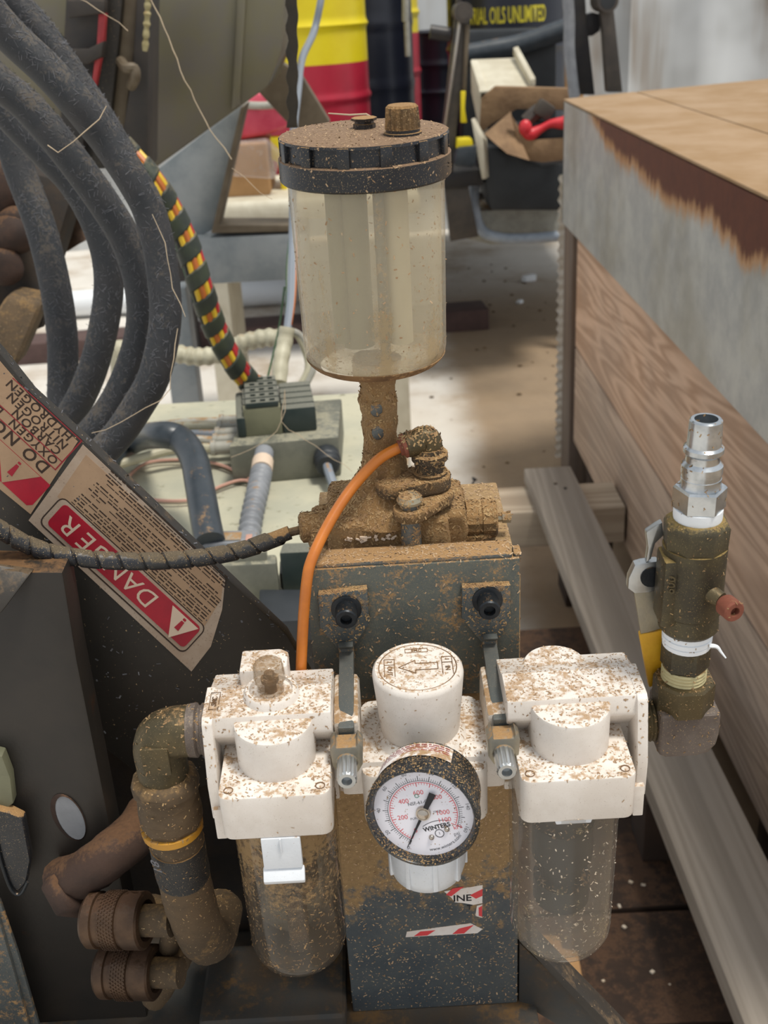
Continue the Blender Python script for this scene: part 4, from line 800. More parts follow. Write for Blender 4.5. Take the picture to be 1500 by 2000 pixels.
# ---- base plate and gusset under the post
bp = thing('machine_deck', 'black sawdust-stained base plate under the grey post', 'machine deck', at(-60, 120, -262))
b = B(); slab(b, [(-330, -60, -246), (64, -60, -246), (64, 160, -246), (-330, 230, -246)], (0, 0, -16), 2); part('base_plate', b, M['deck'], bp, FM)
b = B(); slab(b, [(53.4, 46, -194), (53.4, 46, -246), (128, 20, -290), (128, 20, -276)], (0, 14, 0), 1); part('gusset', b, M['deck'], bp, FM)
b = B(); slab(b, [(52.6, 42, -188), (58, 42, -188), (140, 12, -284), (134, 12, -286)], (0, 20, 0), 1); part('gusset_flange', b, M['machine'], bp, FM)
b = B(); box(b, (-154, 132, -152), (198, 40, 186), 4); rough_up(b, 2, .03); part('rear_housing', b, M['grime'], bp, FM)
b = B(); box(b, (-99, 60, -238), (90, 60, 16), 5, 3); rough_up(b, 1, .05); part('foot_block', b, M['deck'], bp, FM)
b = B(); tube(b, [(-104, 96, -50), (-92, 96, -80), (-84, 94, -120), (-82, 90, -160), (-88, 86, -200)], lambda t: 18 + 5 * math.sin(PI * t), 14, 6); rough_up(b, 2.4, .25); rough_up(b, 1.5, .7)
solo('fibre_lagging', b, M['fibre'], 'shaggy grey fibre lagging behind the hanging hose', 'lagging', FM, ang=80)
# ---- thick black hydraulic hoses, upper left
def hose(pts, r, d0, d1, lab):
    P = [W(u, v, d0 + (d1 - d0) * i / (len(pts) - 1)) for i, (u, v) in enumerate(pts)]; b = B(); tube(b, P, r, 18, 7)
    return solo('hydraulic_hose', b, M['hose'], lab, 'hydraulic hose', I4, 'thick hydraulic hoses upper left')
hose([(-210, -240), (-130, -140), (-60, -40), (-20, 22), (24, 73), (88, 133), (143, 193), (178, 236), (213, 281), (261, 354), (293, 417), (314, 508), (323, 620), (303, 728), (268, 795), (222, 860), (150, 930)], .0135, .80, .98, 'outermost thick black hose, its bow nearest the coloured wires')
hose([(-260, -120), (-170, -30), (-90, 60), (-20, 145), (52, 206), (117, 281), (166, 345), (209, 406), (244, 465), (270, 540), (278, 620), (262, 700), (222, 790), (160, 866), (90, 920)], .0138, .87, 1.03, 'second thick black hose, just inside the outermost bow')
hose([(-240, -100), (-150, 0), (-60, 110), (10, 215), (90, 300), (145, 360), (185, 430), (208, 500), (212, 570), (200, 650), (178, 730), (145, 800), (100, 870)], .0138, .95, 1.09, 'third thick black hose, curving in the middle of the bundle')
hose([(-250, -60), (-160, 36), (-80, 130), (-30, 200), (15, 266), (42, 342), (80, 446), (108, 560), (121, 650), (123, 722), (122, 800), (126, 890)], .0152, 1.06, 1.14, 'innermost thick black hose, dropping nearly straight to the sticker')
hose([(-90, -100), (-30, -50), (20, 0), (75, 60), (130, 135), (190, 225), (240, 310)], .0138, .93, 1.0, 'thick black hose behind the outermost one at the top corner')
# ================================================================ the crate, planks and timbers (right)
cr = thing('lidded_crate', 'large wooden crate with rusting steel apron and sawdust-covered top', 'crate', (1.2, 2.4, 0))
FX = .605
b = B(); slab(b, [(.606, 3.568, 1.192), (.845, 3.678, 1.192), (.865, .9, 1.192), (.606, .9, 1.192)], (0, 0, .006), .002); part('top_board', b, M['plywood_top'], cr)
b = B(); slab(b, [(.850, 3.68, 1.192), (2.3, 4.30, 1.192), (2.3, .9, 1.192), (.870, .9, 1.192)], (0, 0, .006), .002); part('top_board', b, M['plywood_top'], cr)
t = APRON_NT; x_ = t.xyz()
yl_ = t.math('SUBTRACT', .82, x_[1])                               # rust runs deeper towards the near end
dep = t.math('MINIMUM', t.math('MULTIPLY', t.math('MAXIMUM', yl_, 0.0), .13), .078)
ns = t.math('MULTIPLY', t.math('SUBTRACT', t.noise(26, 10, .85, t.map((1, 1, .10))), .5), .13)
ns2 = t.math('MULTIPLY', t.math('SUBTRACT', t.noise(3.2, 3), .5), .12)
dd = t.math('ADD', t.math('SUBTRACT', t.math('ADD', x_[2], dep), 1.19), t.math('ADD', ns, ns2)); gate = t.step(yl_, 0.0, .14)
c1 = t.mix(t.math('MULTIPLY', t.step(dd, -.028, .006), gate), APRON_BASE, t.mix(t.noise(60, 5, .7), lin('9a6238'), lin('c29a6a')))
rr_ = t.mix(t.noise(30, 5, .7), lin('46251c'), lin('6e3d27')); fr_ = t.math('MULTIPLY', t.step(dd, .0, .022), gate)
c2 = t.mix(fr_, c1, rr_)
t.out(c2, t.math('ADD', t.math('MULTIPLY', fr_, .4), .42), t.math('MULTIPLY', t.math('SUBTRACT', 1.0, fr_), .14)); t.bump(t.noise(160, 4, .7), .2, .002)
b = B(); slab(b, [(FX, 3.56, .835), (FX, .9, .835), (FX, .9, 1.19), (FX, 3.56, 1.19)], (.012, 0, 0), .002); slab(b, [(FX, 3.56, .835), (2.2, 4.24, .835), (2.2, 4.24, 1.19), (FX, 3.56, 1.19)], (0, -.012, 0), .002); part('steel_apron', b, M['apron'], cr)
PXs = .622
for z0, z1, mt in ((.487, .86, 'wood_warm'), (.172, .481, 'wood_grey')):
    b = B(); slab(b, [(PXs, 3.385, z0), (PXs, .9, z0), (PXs, .9, z1), (PXs, 3.385, z1)], (.032, 0, 0), .003); part('plank', b, M[mt], cr)
b = B(); box(b, (.655, 3.47, .60), (.09, .15, 1.16), .004); part('corner_post', b, M['post_wood'], cr)
b = B(); box(b, (.68, 1.6, .60), (.04, .09, 1.16), .004); part('inner_post', b, M['post_wood'], cr)
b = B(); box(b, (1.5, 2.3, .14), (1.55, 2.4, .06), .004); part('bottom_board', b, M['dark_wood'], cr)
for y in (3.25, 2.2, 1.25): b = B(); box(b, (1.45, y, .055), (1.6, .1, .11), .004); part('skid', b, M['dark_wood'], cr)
b = B(); pr = None                                                # corrugated plastic edge standing behind the post
for k in range(150):
    z = .02 + .95 * k / 149; x = .600 + .004 * abs((k % 5) - 2) + .004 * mnoise.noise(V((0, 0, k * .4))); c = (b.verts.new((x, 3.62, z)), b.verts.new((x + .02, 3.63, z)))
    if pr: b.faces.new((pr[0], pr[1], c[1], c[0]))
    pr = c
r_ = bmesh.ops.extrude_face_region(b, geom=b.faces[:])
for e in r_['geom']:
    if isinstance(e, bmesh.types.BMVert): e.co += V((.01, .008, 0))
bmesh.ops.recalc_face_normals(b, faces=b.faces[:]); solo('corrugated_sheet', b, M['cream_strip'], 'ragged white corrugated sheet edge standing behind the crate post', 'sheet')
b = B(); slab(b, [(.383, 2.80, .292), (.508, 2.80, .292), (.535, .95, .292), (.408, .95, .292)], (0, 0, .038), .004, 2)
gp = thing('loose_plank', 'weathered grey loose plank lying along the crate on cross beam', 'plank', (.45, 1.9, .292)); part('board', b, M['board_grey'], gp)
for (u, v) in ((1085, 945), (1104, 954)):
    p = WZ(u, v, .3302); b = B(); cyl(b, p, p + V((0, 0, .0025)), .0045, .0045, 8); part('nail_head', b, M['bolt'], gp)
b = B(); slab(b, [(-.15, 2.60, .192), (.615, 2.60, .192), (.615, 2.765, .192), (-.15, 2.765, .192)], (0, 0, .1), .004)
cb = thing('cross_beam', 'pale wooden cross beam under the far end of grey plank', 'beam', (.4, 2.68, .19)); part('timber', b, M['beam_wood'], cb)
p = WZ(912, 972, .292); b = B(); tube(b, [p, p + V((.012, .0, .03)), p + V((.022, .004, .05))], .0025, 8, 3); cyl(b, p + V((.020, .004, .048)), p + V((.0225, .0045, .0525)), .007, .007, 10); part('bent_nail', b, M['bolt'], cb)
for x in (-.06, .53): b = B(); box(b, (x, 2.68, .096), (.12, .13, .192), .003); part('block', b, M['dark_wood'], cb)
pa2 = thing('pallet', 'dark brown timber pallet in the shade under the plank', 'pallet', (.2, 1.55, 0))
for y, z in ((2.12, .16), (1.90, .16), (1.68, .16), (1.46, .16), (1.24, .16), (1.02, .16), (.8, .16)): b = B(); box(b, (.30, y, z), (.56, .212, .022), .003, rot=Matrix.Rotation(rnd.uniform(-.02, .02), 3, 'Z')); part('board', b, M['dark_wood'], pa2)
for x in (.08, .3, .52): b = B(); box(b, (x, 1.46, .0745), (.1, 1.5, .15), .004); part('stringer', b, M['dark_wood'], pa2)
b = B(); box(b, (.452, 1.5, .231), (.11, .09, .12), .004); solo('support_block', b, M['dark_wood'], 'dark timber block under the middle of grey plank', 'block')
b = B(); slab(b, [WZ(u, v, .1715) for u, v in ((1024, 1826), (1092, 1832), (1098, 1856), (1128, 1862), (1142, 1940), (1080, 1960), (1024, 1900))], (0, 0, .004), .0008); solo('cardboard_scrap', b, M['cardboard'], 'torn brown cardboard scrap on dark pallet below the filter bowl', 'cardboard')
b = B()
for i in range(60):
    p = V((rnd.uniform(.05, .42), rnd.uniform(.95, 2.0), .1712)); s = rnd.uniform(.002, .006); box(b, p + V((0, 0, s * .3)), (s, s * rnd.uniform(.5, 2), s * .4), 0, rot=Matrix.Rotation(rnd.uniform(0, 3), 3, 'Z'))
solo('wood_chips', b, M['chip'], 'pale wood chips scattered on the dark pallet boards', 'wood chips', kind='stuff')
# ---- floor: dark timber, bright floor bar, debris
tb = thing('floor_timber', 'long dark stained timber lying on the concrete floor behind machine', 'timber', (-.6, 5.45, 0)); b = B(); box(b, (-.75, 5.37, .05), (2.62, .20, .10), .006, rot=Matrix.Rotation(.075, 3, 'Z')); part('timber', b, M['timber_dark'], tb)
b = B(); cyl(b, (-2.9, 6.05, .075), (-.42, 6.1, .075), .07, .07, 24); solo('bright_floor_bar', b, M['tape'], 'added white bar standing in for bright floor behind the dark timber', 'pipe')  # white bar added in place of a sunlit stripe of floor
b = B()
for i in range(60):
    p = V((rnd.uniform(.1, .95), rnd.uniform(3.6, 7.0), 0)); s = rnd.uniform(.004, .013); ball(b, p + V((0, 0, s * .25)), s, (1, rnd.uniform(.5, 1.4), .35), 6, 4)
solo('floor_debris', b, M['hose_tan'], 'small brown crumbs littering the concrete floor aisle', 'debris', kind='stuff')
b = B(); p = WZ(1033, 549, 0); box(b, p + V((0, 0, .018)), (.075, .05, .036), .01, rot=Matrix.Rotation(.4, 3, 'Z')); rough_up(b, .008, 25); solo('paper_scrap', b, M['tape'], 'crumpled white paper scrap on the floor near the crate', 'paper')
b = B(); p = WZ(1015, 592, 0); box(b, p + V((0, 0, .008)), (.03, .025, .016), .004, rot=Matrix.Rotation(.9, 3, 'Z')); rough_up(b, .005, 40); solo('paper_scrap', b, M['tape'], 'tiny white paper crumb on floor nearer than crumpled scrap', 'paper')
b = B(); cyl(b, WZ(783, 700, .006), WZ(800, 980, .006), .012, .012, 10); solo('floor_conduit', b, M['grey_cable'], 'thin grey conduit on floor running behind the pump neck', 'conduit')
# ================================================================ machine bed with valve manifold (middle)
ZS = .93
sl = thing('equipment_stand', 'dusty grey-green steel slab stand carrying the valve manifold', 'stand', (-.25, 1.4, 0))
b = B(); slab(b, [(-.62, 1.0, ZS - .02), (.02, 1.0, ZS - .02), (.02, 1.715, ZS - .02), (-.62, 1.715, ZS - .02)], (0, 0, .02), .003); part('top_slab', b, M['slab'], sl)
b = B(); box(b, (-.3, 1.36, .72), (.56, .62, .38), .01); part('housing', b, M['machine'], sl)
for x in (-.54, -.06):
    for y in (1.1, 1.62): b = B(); box(b, (x, y, .27), (.06, .06, .54), .004); part('leg', b, M['machine'], sl)
man = thing('valve_manifold', 'grey pneumatic manifold block carrying five dark stacked valves', 'manifold', (-.13, 1.47, ZS))
zt_ = .985
c4 = [WZ(447, 872, zt_), WZ(661, 853, zt_), WZ(667, 778, zt_), WZ(487, 792, zt_)]
b = B(); slab(b, [V((q.x, q.y, ZS)) for q in c4], (0, 0, zt_ - ZS), .003); part('manifold_block', b, M['manifold'], man)
q0 = WZ(480, 855, zt_); q1 = WZ(620, 842, zt_); ex = (q1 - q0); wv = ex.length; ex.normalize(); ey = V((-ex.y, ex.x, 0)); pit_ = .0235
for i in range(5):
    v = B(); o = q0 + ey * (i * pit_ + .002); o.z = zt_
    slab(v, [o, o + ex * wv * .52, o + ex * wv * .52 + ey * (pit_ - .003), o + ey * (pit_ - .003)], (0, 0, .036 + .002), .002); nm = part('valve_body', v, M['valve_end'] if i == 0 else M['valve'], man)
    v = B(); a = o + ex * wv * .53; slab(v, [a, a + ex * wv * .47, a + ex * wv * .47 + ey * (pit_ - .003), a + ey * (pit_ - .003)], (0, 0, .034), .003); part('valve_coil', v, M['valve'], man)
    v = B(); a = o + ex * wv * .04 + V((0, 0, .038)); slab(v, [a, a + ex * wv * .46, a + ex * wv * .46 + ey * (pit_ - .004), a + ey * (pit_ - .004)], (0, 0, .008), .002)
    for k in range(3): slab(v, [a + ex * wv * (.08 + .13 * k) + ey * .004 + V((0, 0, .008)), a + ex * wv * (.15 + .13 * k) + ey * .004 + V((0, 0, .008)), a + ex * wv * (.15 + .13 * k) + ey * .009 + V((0, 0, .008)), a + ex * wv * (.08 + .13 * k) + ey * .009 + V((0, 0, .008))], (0, 0, .003), .0005)
    part('valve_cap', v, M['valve'], man)
v = B(); o = q0 - ex * .010 + V((0, 0, 0)); o.z = zt_; slab(v, [o, o + ex * .012, o + ex * .012 + ey * .11, o + ey * .11], (0, 0, .028), .004); part('end_cover', v, M['valve'], man)
b = B(); g = WZ(637, 900, ZS + .03); gp_ = c4[0].lerp(c4[1], .88); gp_.z = ZS + .030; lathe(b, gp_ + V((0, .004, 0)), V((.05, -1, -.1)), [(0, .016), (.006, .018), (.02, .018), (.022, .0165), (.03, .0165), (.033, .014), (.033, .006)], 12); part('cable_gland', b, M['bin_black'], man)
b = B(); tube(b, [gp_ + V((0, -.022, -.002)), gp_ + V((.004, -.045, -.008)), gp_ + V((.012, -.075, -.021)), gp_ + V((.024, -.14, -.023))], .0062, 10, 5); part('grey_cable', b, M['blue_grey_cable'], man)
for i in range(5):                                                # push-in ports on the left side, each with its tube
    y = 1.425 + i * .026; b = B(); cyl(b, (-.196, y, ZS + .03), (-.226, y, ZS + .03), .0085, .0085, 12); cyl(b, (-.222, y, ZS + .03), (-.228, y, ZS + .03), .0105, .0105, 12); part('port', b, M['grey_cable'], man)
    t0 = V((-.226, y, ZS + .03)); b = B(); dy = (-.05, .04, -.02, .06, .02)[i]
    tube(b, [t0, t0 + V((-.05, .004, .004 * (i % 2))), t0 + V((-.12, dy * .5, -.006)), t0 + V((-.2, dy, -.016)), t0 + V((-.34, dy * 1.6, -.02))], .0062, 10, 5)
    solo('air_line', b, M[('cream_cable', 'grey_cable', 'blue_grey_cable', 'cream_cable', 'grey_cable')[i]], ('nearest cream air line entering the manifold side', 'second pale grey air line entering manifold side', 'blue-grey air line, middle one entering manifold side', 'fourth cream air line entering manifold side', 'farthest grey air line entering manifold side')[i], 'air line', group='air lines entering the manifold side')
# corrugated conduit from manifold down to the connector block
pc_ = [W(516, 884, 1.46), W(511, 920, 1.42), W(503, 960, 1.37), W(492, 1010, 1.33), W(486, 1055, 1.30)]
cd = thing('corrugated_conduit', 'grey corrugated conduit dropping from manifold front to terminal block', 'conduit', pc_[-1])
b = B(); tube(b, pc_, .0125, 16, 40, rf=lambda s, i: 1 + .13 * math.sin(s * 2 * PI / .0125) * min(1, max(0, (s - .03) / .02))); part('ribbed_hose', b, M['conduit'], cd, ang=80)
b = B(); cyl(b, pc_[0].lerp(pc_[1], .5), pc_[1], .0138, .0138, 16); part('clamp', b, M['sticker_white'], cd)
# thick elbow hose
b = B(); tube(b, [WZ(205, 905, ZS + .03), WZ(262, 862, ZS + .04), W(310, 850, 1.36), W(352, 858, 1.34), W(378, 895, 1.30), W(390, 950, 1.25), W(402, 1020, 1.20), W(410, 1060, 1.18)], .0165, 18, 8)
solo('elbow_hose', b, M['elbow_hose'], 'smooth dark blue-black hose bending over slab into terminal block', 'hose')
# pinkish wire loop lying on the slab
b = B()
for dz, k in ((0, 1.0), (.004, .93)):
    P = [WZ(u, v, ZS + .004 + dz) for u, v in ((500, 945), (470, 925), (420, 905), (350, 898), (285, 905), (250, 930 + 6 * k), (262, 965), (310, 985 - 8 * k), (380, 975), (430, 950), (480, 938), (520, 965))]
    tube(b, P, .0022, 8, 5)
solo('wire_loop', b, M['pink_wire'], 'loop of thin pinkish wire lying on the slab', 'wire')
# terminal block and dark connectors
tr = thing('terminal_block', 'flat grey terminal block behind the boom edge', 'terminal block', WZ(440, 1060, .94))
z1_ = .99
def zq(pts, h, z=z1_): return [WZ(u, v, z) for u, v in pts]
b = B(); slab(b, zq([(372, 1064), (500, 1058), (503, 1034), (378, 1038)], 0), (0, 0, -.03), .002); part('block', b, M['conduit'], tr)
b = B(); slab(b, zq([(400, 1058), (470, 1055), (473, 1040), (405, 1043)], 0, z1_ + .0005), (0, 0, .001), .0003); part('label_strip', b, M['grey_cable'], tr)
for u in (384, 486): b = B(); slab(b, zq([(u - 7, 1057), (u + 6, 1056), (u + 7, 1045), (u - 5, 1046)], 0, z1_ + .0005), (0, 0, .0015), .0003); part('contact', b, M['pink_wire'], tr)
b = B(); slab(b, zq([(372, 1084), (520, 1078), (520, 1062), (374, 1066)], 0, .985), (0, 0, -.054), .002); part('lower_rail', b, M['manifold'], tr)
cn = thing('connector_bank', 'bank of dark plug connectors left of the orange tube', 'connectors', WZ(540, 1150, .9))
for pts, z, mt, nm in (([(545, 1080), (610, 1077), (614, 1058), (552, 1060)], .985, 'valve', 'connector'), ([(430, 1105), (540, 1100), (540, 1082), (432, 1086)], .975, 'manifold', 'connector'), ([(545, 1120), (612, 1116), (614, 1090), (546, 1092)], .95, 'bin_black', 'connector'), ([(440, 1140), (520, 1136), (520, 1110), (442, 1112)], .95, 'bin_black', 'connector'), ([(505, 1215), (610, 1210), (612, 1150), (506, 1150)], .955, 'bin_black', 'connector'), ([(520, 1205), (560, 1203), (560, 1185), (522, 1186)], .94, 'valve_end', 'connector')):
    b = B(); slab(b, [WZ(u, v, z) for u, v in pts], (0, 0, .931 - z), .003); part(nm, b, M[mt], cn)
# ---- coloured wire loom in an open spiral
lp = [W(240, 290, 1.40), W(290, 345, 1.40), W(330, 405, 1.42), W(366, 480, 1.44), W(392, 560, 1.46), W(420, 640, 1.50), W(455, 705, 1.53), W(487, 745, 1.56), W(520, 765, 1.57)]
lm = thing('wire_loom', 'bundle of red and yellow wires in dark green spiral wrap', 'wire loom', lp[-1])
rl = .0135
Pd = spline(lp, 10); 
for k in range(11):
    mt = ('w_red', 'w_red', 'w_yellow', 'w_orange', 'w_yellow', 'w_black', 'w_green', 'w_white', 'w_red', 'w_black', 'w_orange')[k]
    a = 2 * PI * k / 11; pts = []; x = None
    for i, p in enumerate(Pd):
        d = (Pd[min(i + 1, len(Pd) - 1)] - Pd[max(i - 1, 0)]).normalized()
        if x is None: x = axes(d)[0]
        x = (x - d * x.dot(d)).normalized(); y = d.cross(x); aa = a + .02 * i; pts.append(p + (x * math.cos(aa) + y * math.sin(aa)) * rl * .86)
    b = B(); tube(b, pts, .0042, 8, 1); part('wire', b, M[mt], lm)
b = B(); tube(b, lp, rl * .72, 10, 8); part('core', b, M['w_black'], lm)
b = B(); helix(lp, rl * 1.12, .034, .023, .0018, b, 18); part('spiral_wrap', b, M['loom_wrap'], lm, ang=25)
# ---- pale ribbed conduit and wire bundle behind the manifold
b = B(); tube(b, [V((W(235, 690, 2.2).x, W(235, 690, 2.2).y, .015)), W(238, 760, 2.2), W(262, 700, 2.2), W(330, 690, 2.2), W(385, 697, 2.2), W(425, 692, 2.2), W(470, 672, 2.2), W(520, 660, 2.2), W(560, 662, 2.2)], .0175, 14, 26, rf=lambda s, i: 1 + (.08 * math.sin(s * 2 * PI / .018) if s > .95 else 0)); solo('pale_conduit', b, M['cream_cable'], 'pale conduit, ribbed at one end, crossing behind the wire loom', 'conduit', ang=80)
bu = thing('wire_bundle', 'upright bundle of grey and green wires beside the reservoir', 'wire bundle', W(546, 745, 1.62))
for k, (mt, du, r) in enumerate((('blue_grey_cable', 0, .0055), ('w_green', -7, .002), ('grey_cable', 6, .004), ('w_orange', 9, .003), ('blue_grey_cable', 5, .0045), ('cream_cable', -3, .0035))):
    b = B(); tube(b, [W(572 + du * .3, 330, 1.7), W(571 + du * .5, 440, 1.7), W(568 + du, 520, 1.68), W(566 + du * .8, 590, 1.66), W(560 + du * .4, 650, 1.64)], r, 8, 5); part('wire', b, M[mt], bu)
b = B(); tube(b, [W(561, 640, 1.64), W(556, 670, 1.64), W(549, 705, 1.63), W(545, 748, 1.62)], .0115, 14, 5, rf=lambda s, i: 1 + .05 * math.sin(i * 1.7)); part('taped_sleeve', b, M['cream_cable'], bu)
for k, (mt, du) in enumerate((('cream_cable', 0), ('grey_cable', 9), ('knurl', 14))):
    b = B(); tube(b, [W(562, 645, 1.64), W(582 + du * .4, 655, 1.65), W(598 + du, 690, 1.66), W(602 + du, 720, 1.66), W(588 + du, 752, 1.66)], .0055 if k < 2 else .002, 10, 5); part('wire', b, M[mt], bu)
b = B(); tube(b, [W(556, 560, 1.72), W(545, 640, 1.72), W(527, 720, 1.7), W(512, 775, 1.66)], .0018, 6, 5); solo('thin_wire', b, M['w_green'], 'thin pale green wire running down behind the manifold', 'wire')
# ---- galvanised foot frame
fr = thing('foot_frame', 'grey galvanised machine foot with gusset and box beam', 'frame', WY(470, 500, 2.7))
b = B(); slab(b, [WY(u, v, 2.66) for u, v in ((296, 340), (405, 255), (472, 206), (476, 226), (418, 448), (372, 468), (330, 420))], (0, .012, 0), .002); part('gusset', b, M['galv'], fr)
b = B(); slab(b, [WY(u, v, 2.62) for u, v in ((360, 466), (600, 455), (600, 545), (366, 558))], (0, .16, 0), .006); part('box_beam', b, M['galv'], fr)
b = B(); slab(b, [WY(u, v, 2.62) for u, v in ((470, 210), (480, 205), (428, 440), (600, 440), (600, 452), (412, 456))], (0, .10, 0), .003); part('edge_flange', b, M['brown_bar'], fr)
for u in (1,): b = B(); p = WY(330, 540, 2.7); box(b, (p.x, 2.74, p.z / 2 - .02), (.07, .07, p.z - .02), .004); part('leg', b, M['galv'], fr)
# ---- sheet metal chute and bars (top left)
ch = thing('sheet_chute', 'dull olive-grey sheet metal chute above the galvanised foot', 'chute', WY(420, 320, 2.2))
b = B(); slab(b, [WY(u, v, 2.2) for u, v in ((284, -60), (556, -60), (552, 92), (524, 168), (503, 184), (298, 332), (284, 328))], (0, .35, 0), .004); part('side_sheet', b, M['chute'], ch)
b = B(); slab(b, [WY(u, v, 2.18) for u, v in ((466, -60), (484, -60), (468, 205), (452, 214))], (0, .02, 0), .003); part('seam_strip', b, M['chute'], ch)
b = B(); slab(b, [WY(u, v, 2.62) for u, v in ((503, 178), (548, 120), (590, 150), (645, 240), (580, 260))], (0, .06, 0), .004); solo('brace_bar', b, M['brown_bar'], 'brown steel brace sloping from chute towards the lid', 'brace')
mh = thing('machine_mast', 'dark machine mast with red strip and hooks behind hoses', 'machine mast', WY(200, 320, 1.8))
for pts, y, d, mt, nm, lb in (([(-80, -60), (138, -60), (128, 60), (118, 260), (60, 420), (-80, 420)], 1.95, .1, 'chute', 'back_sheet', None), ([(132, -60), (212, -60), (205, 30), (170, 200), (150, 420), (112, 420), (122, 120)], 1.82, .08, 'dark_bar', 'channel', None), ([(192, 22), (206, 22), (203, 80), (184, 186), (176, 180), (188, 90)], 1.79, .02, 'red_paint', 'red_strip', 'red painted strip'), ([(208, -60), (244, -60), (232, 80), (205, 330), (176, 330), (196, 90)], 1.84, .08, 'machine', 'upright', None), ([(240, -60), (274, -60), (262, 100), (232, 330), (204, 330), (228, 100)], 1.86, .08, 'brown_bar', 'upright', None), ([(270, -60), (292, -60), (288, 330), (228, 330), (258, 140)], 1.84, .1, 'dark_bar', 'upright', None), ([(130, 0), (204, 0), (204, 26), (132, 36)], 1.78, .03, 'dark_bar', 'strap_band', None), ([(136, 96), (172, 95), (202, 80), (198, 112), (170, 126), (136, 124)], 1.78, .03, 'dark_bar', 'strap_band', None)):
    b = B(); slab(b, [WY(u, v, y) for u, v in pts], (0, d, 0), .003); part(nm, b, M[mt], mh, label=lb)
b = B(); tube(b, [WY(236, 120, 1.83), WY(246, 132, 1.80), WY(262, 134, 1.80), WY(264, 152, 1.80), WY(256, 168, 1.82)], .008, 10, 5); part('hook', b, M['brown_bar'], mh)
b = B(); tube(b, [WY(289, -10, 1.8), WY(287, 40, 1.8), WY(283, 100, 1.8)], .0045, 8, 8, rf=lambda s, i: 1 + .3 * math.sin(i * 2.3)); part('sealant_bead', b, M['tape_dirty'], mh)
rb = thing('rusty_bracket', 'rusty brown clevis bracket half hidden behind the hoses', 'bracket', W(30, 700, 1.25))
b = B(); slab(b, [W(u, v, 1.3) for u, v in ((-80, 300), (130, 350), (148, 372), (128, 420), (112, 490), (88, 560), (80, 640), (-80, 640))], (0, .08, 0), .01); rough_up(b, .006, 20); part('casting', b, M['grime'], rb)
b = B(); slab(b, [W(u, v, 1.24) for u, v in ((12, 575), (84, 590), (76, 612), (30, 720), (-60, 760), (-40, 660))], (0, .05, 0), .01, 3); part('tapered_lug', b, M['hose_tan'], rb)
for (u, v, r) in ((14, 462, .03), (30, 430, .022), (6, 520, .026), (-10, 370, .04)): b = B(); ball(b, W(u, v, 1.26), r, (1, .6, .8)); rough_up(b, .008, 30); part('rust_lump', b, M['rust_pipe'], rb, ang=80)
b = B(); slab(b, [W(u, v, 1.385) for u, v in ((118, 380), (142, 352), (172, 470), (124, 494), (110, 430))], (0, .02, 0), .004); rough_up(b, .006, 40); solo('red_rag', b, M['knurl'], 'faded reddish-brown rag stuffed behind the middle hoses', 'rag')
# ---- perforated strap and hanging grey hose
b = B(); L_, R_ = [], []
for k in range(29): v = -30 + 10 * k; L_.append((559 + 3.0 * math.sin(k * 1.3) + .35 * k * .3, v)); R_.append((581 + 1.5 * math.sin(k * 1.1 + 1), v))
slab(b, [WY(u, v, 1.28) for u, v in L_ + R_[::-1]], (0, .006, 0), .001)
st = thing('perforated_strap', 'dark notched steel strap hanging behind the reservoir lid', 'strap', WY(570, 250, 1.28)); part('strap_body', b, M['strap'], st)
b = B(); tube(b, [W(632, -40, 2.4), W(625, 10, 2.4), W(612, 65, 2.4), W(590, 115, 2.3), W(582, 180, 2.2), W(574, 250, 2.0), W(573, 345, 1.75)], .0075, 10, 6); solo('hanging_cable', b, M['blue_grey_cable'], 'grey cable hanging from above past the yellow drum', 'cable')
# ================================================================ far background: drums, cart, boxes
def drum(u, v_edge, y, z0, h, bands, lab, hp=(.34, .66), r=.292):
    c = WY(u, v_edge, y); cx = c.x; t = thing('oil_drum', lab, 'drum', (cx, y + r, z0))
    zs = [0, h * .34, h * .66, h]
    for i, (za, zb, mt) in enumerate(bands):
        pr = []; n = 40; zz = [za + (zb - za) * k / n for k in range(n + 1)]
        for z in zz:
            d = min(abs(z - q) for q in (h * hp[0], h * hp[1])); pr.append((z, r + (.010 * math.exp(-(d / .012) ** 2))))
        b = B(); lathe(b, (cx, y + r, z0), (0, 0, 1), [(pr[0][0], 0)] + pr + [(pr[-1][0], 0)], 44); part('drum_shell', b, M[mt], t)
    b = B(); lathe(b, (cx, y + r, z0 + h - .012), (0, 0, 1), [(0, r), (.004, r + .008), (.016, r + .008), (.02, r + .002), (.016, r - .012), (.004, r - .014), (.004, 0)], 44); part('rim', b, M['drum_black'], t)
    return t, V((cx, y + r, z0))
drum(583, 110, 5.1, .80, .92, [(0, .455, 'drum_red'), (.455, .92, 'drum_yellow')], 'drum with yellow top half and red bottom half beside chute')
drum(690, 75, 5.75, .80, .90, [(0, .90, 'drum_black')], 'plain black drum between the two yellow and red drums')
drum(716, 70, 6.5, .80, .94, [(0, .52, 'drum_red'), (.52, .94, 'drum_yellow')], 'yellow and red drum half hidden behind the plain black drum')
drum(872, 80, 7.1, .80, .50, [(0, .50, 'drum_black')], 'short dark blue-black drum behind the steel cart post', r=.24)
td, tc = drum(1005, 40, 5.7, .80, .90, [(0, .90, 'drum_black')], 'black drum lettered INDUSTRIAL OILS UNLIMITED in yellow', hp=(.28, .50))
zt_ = WY(1005, 30, 5.7).z; WF = .38
def wrap(q): a = -PI / 2 - .30 + q.x * WF / .294; return V((tc.x + .2945 * math.cos(a), tc.y + .2945 * math.sin(a), zt_ + q.y))
text('lettering', 'INDUSTRIAL OILS UNLIMITED', .098, (0, 0, 0), (1, 0, 0), (0, 0, 1), M['lettering_yellow'], td, I4, warp=wrap, weight=.02)
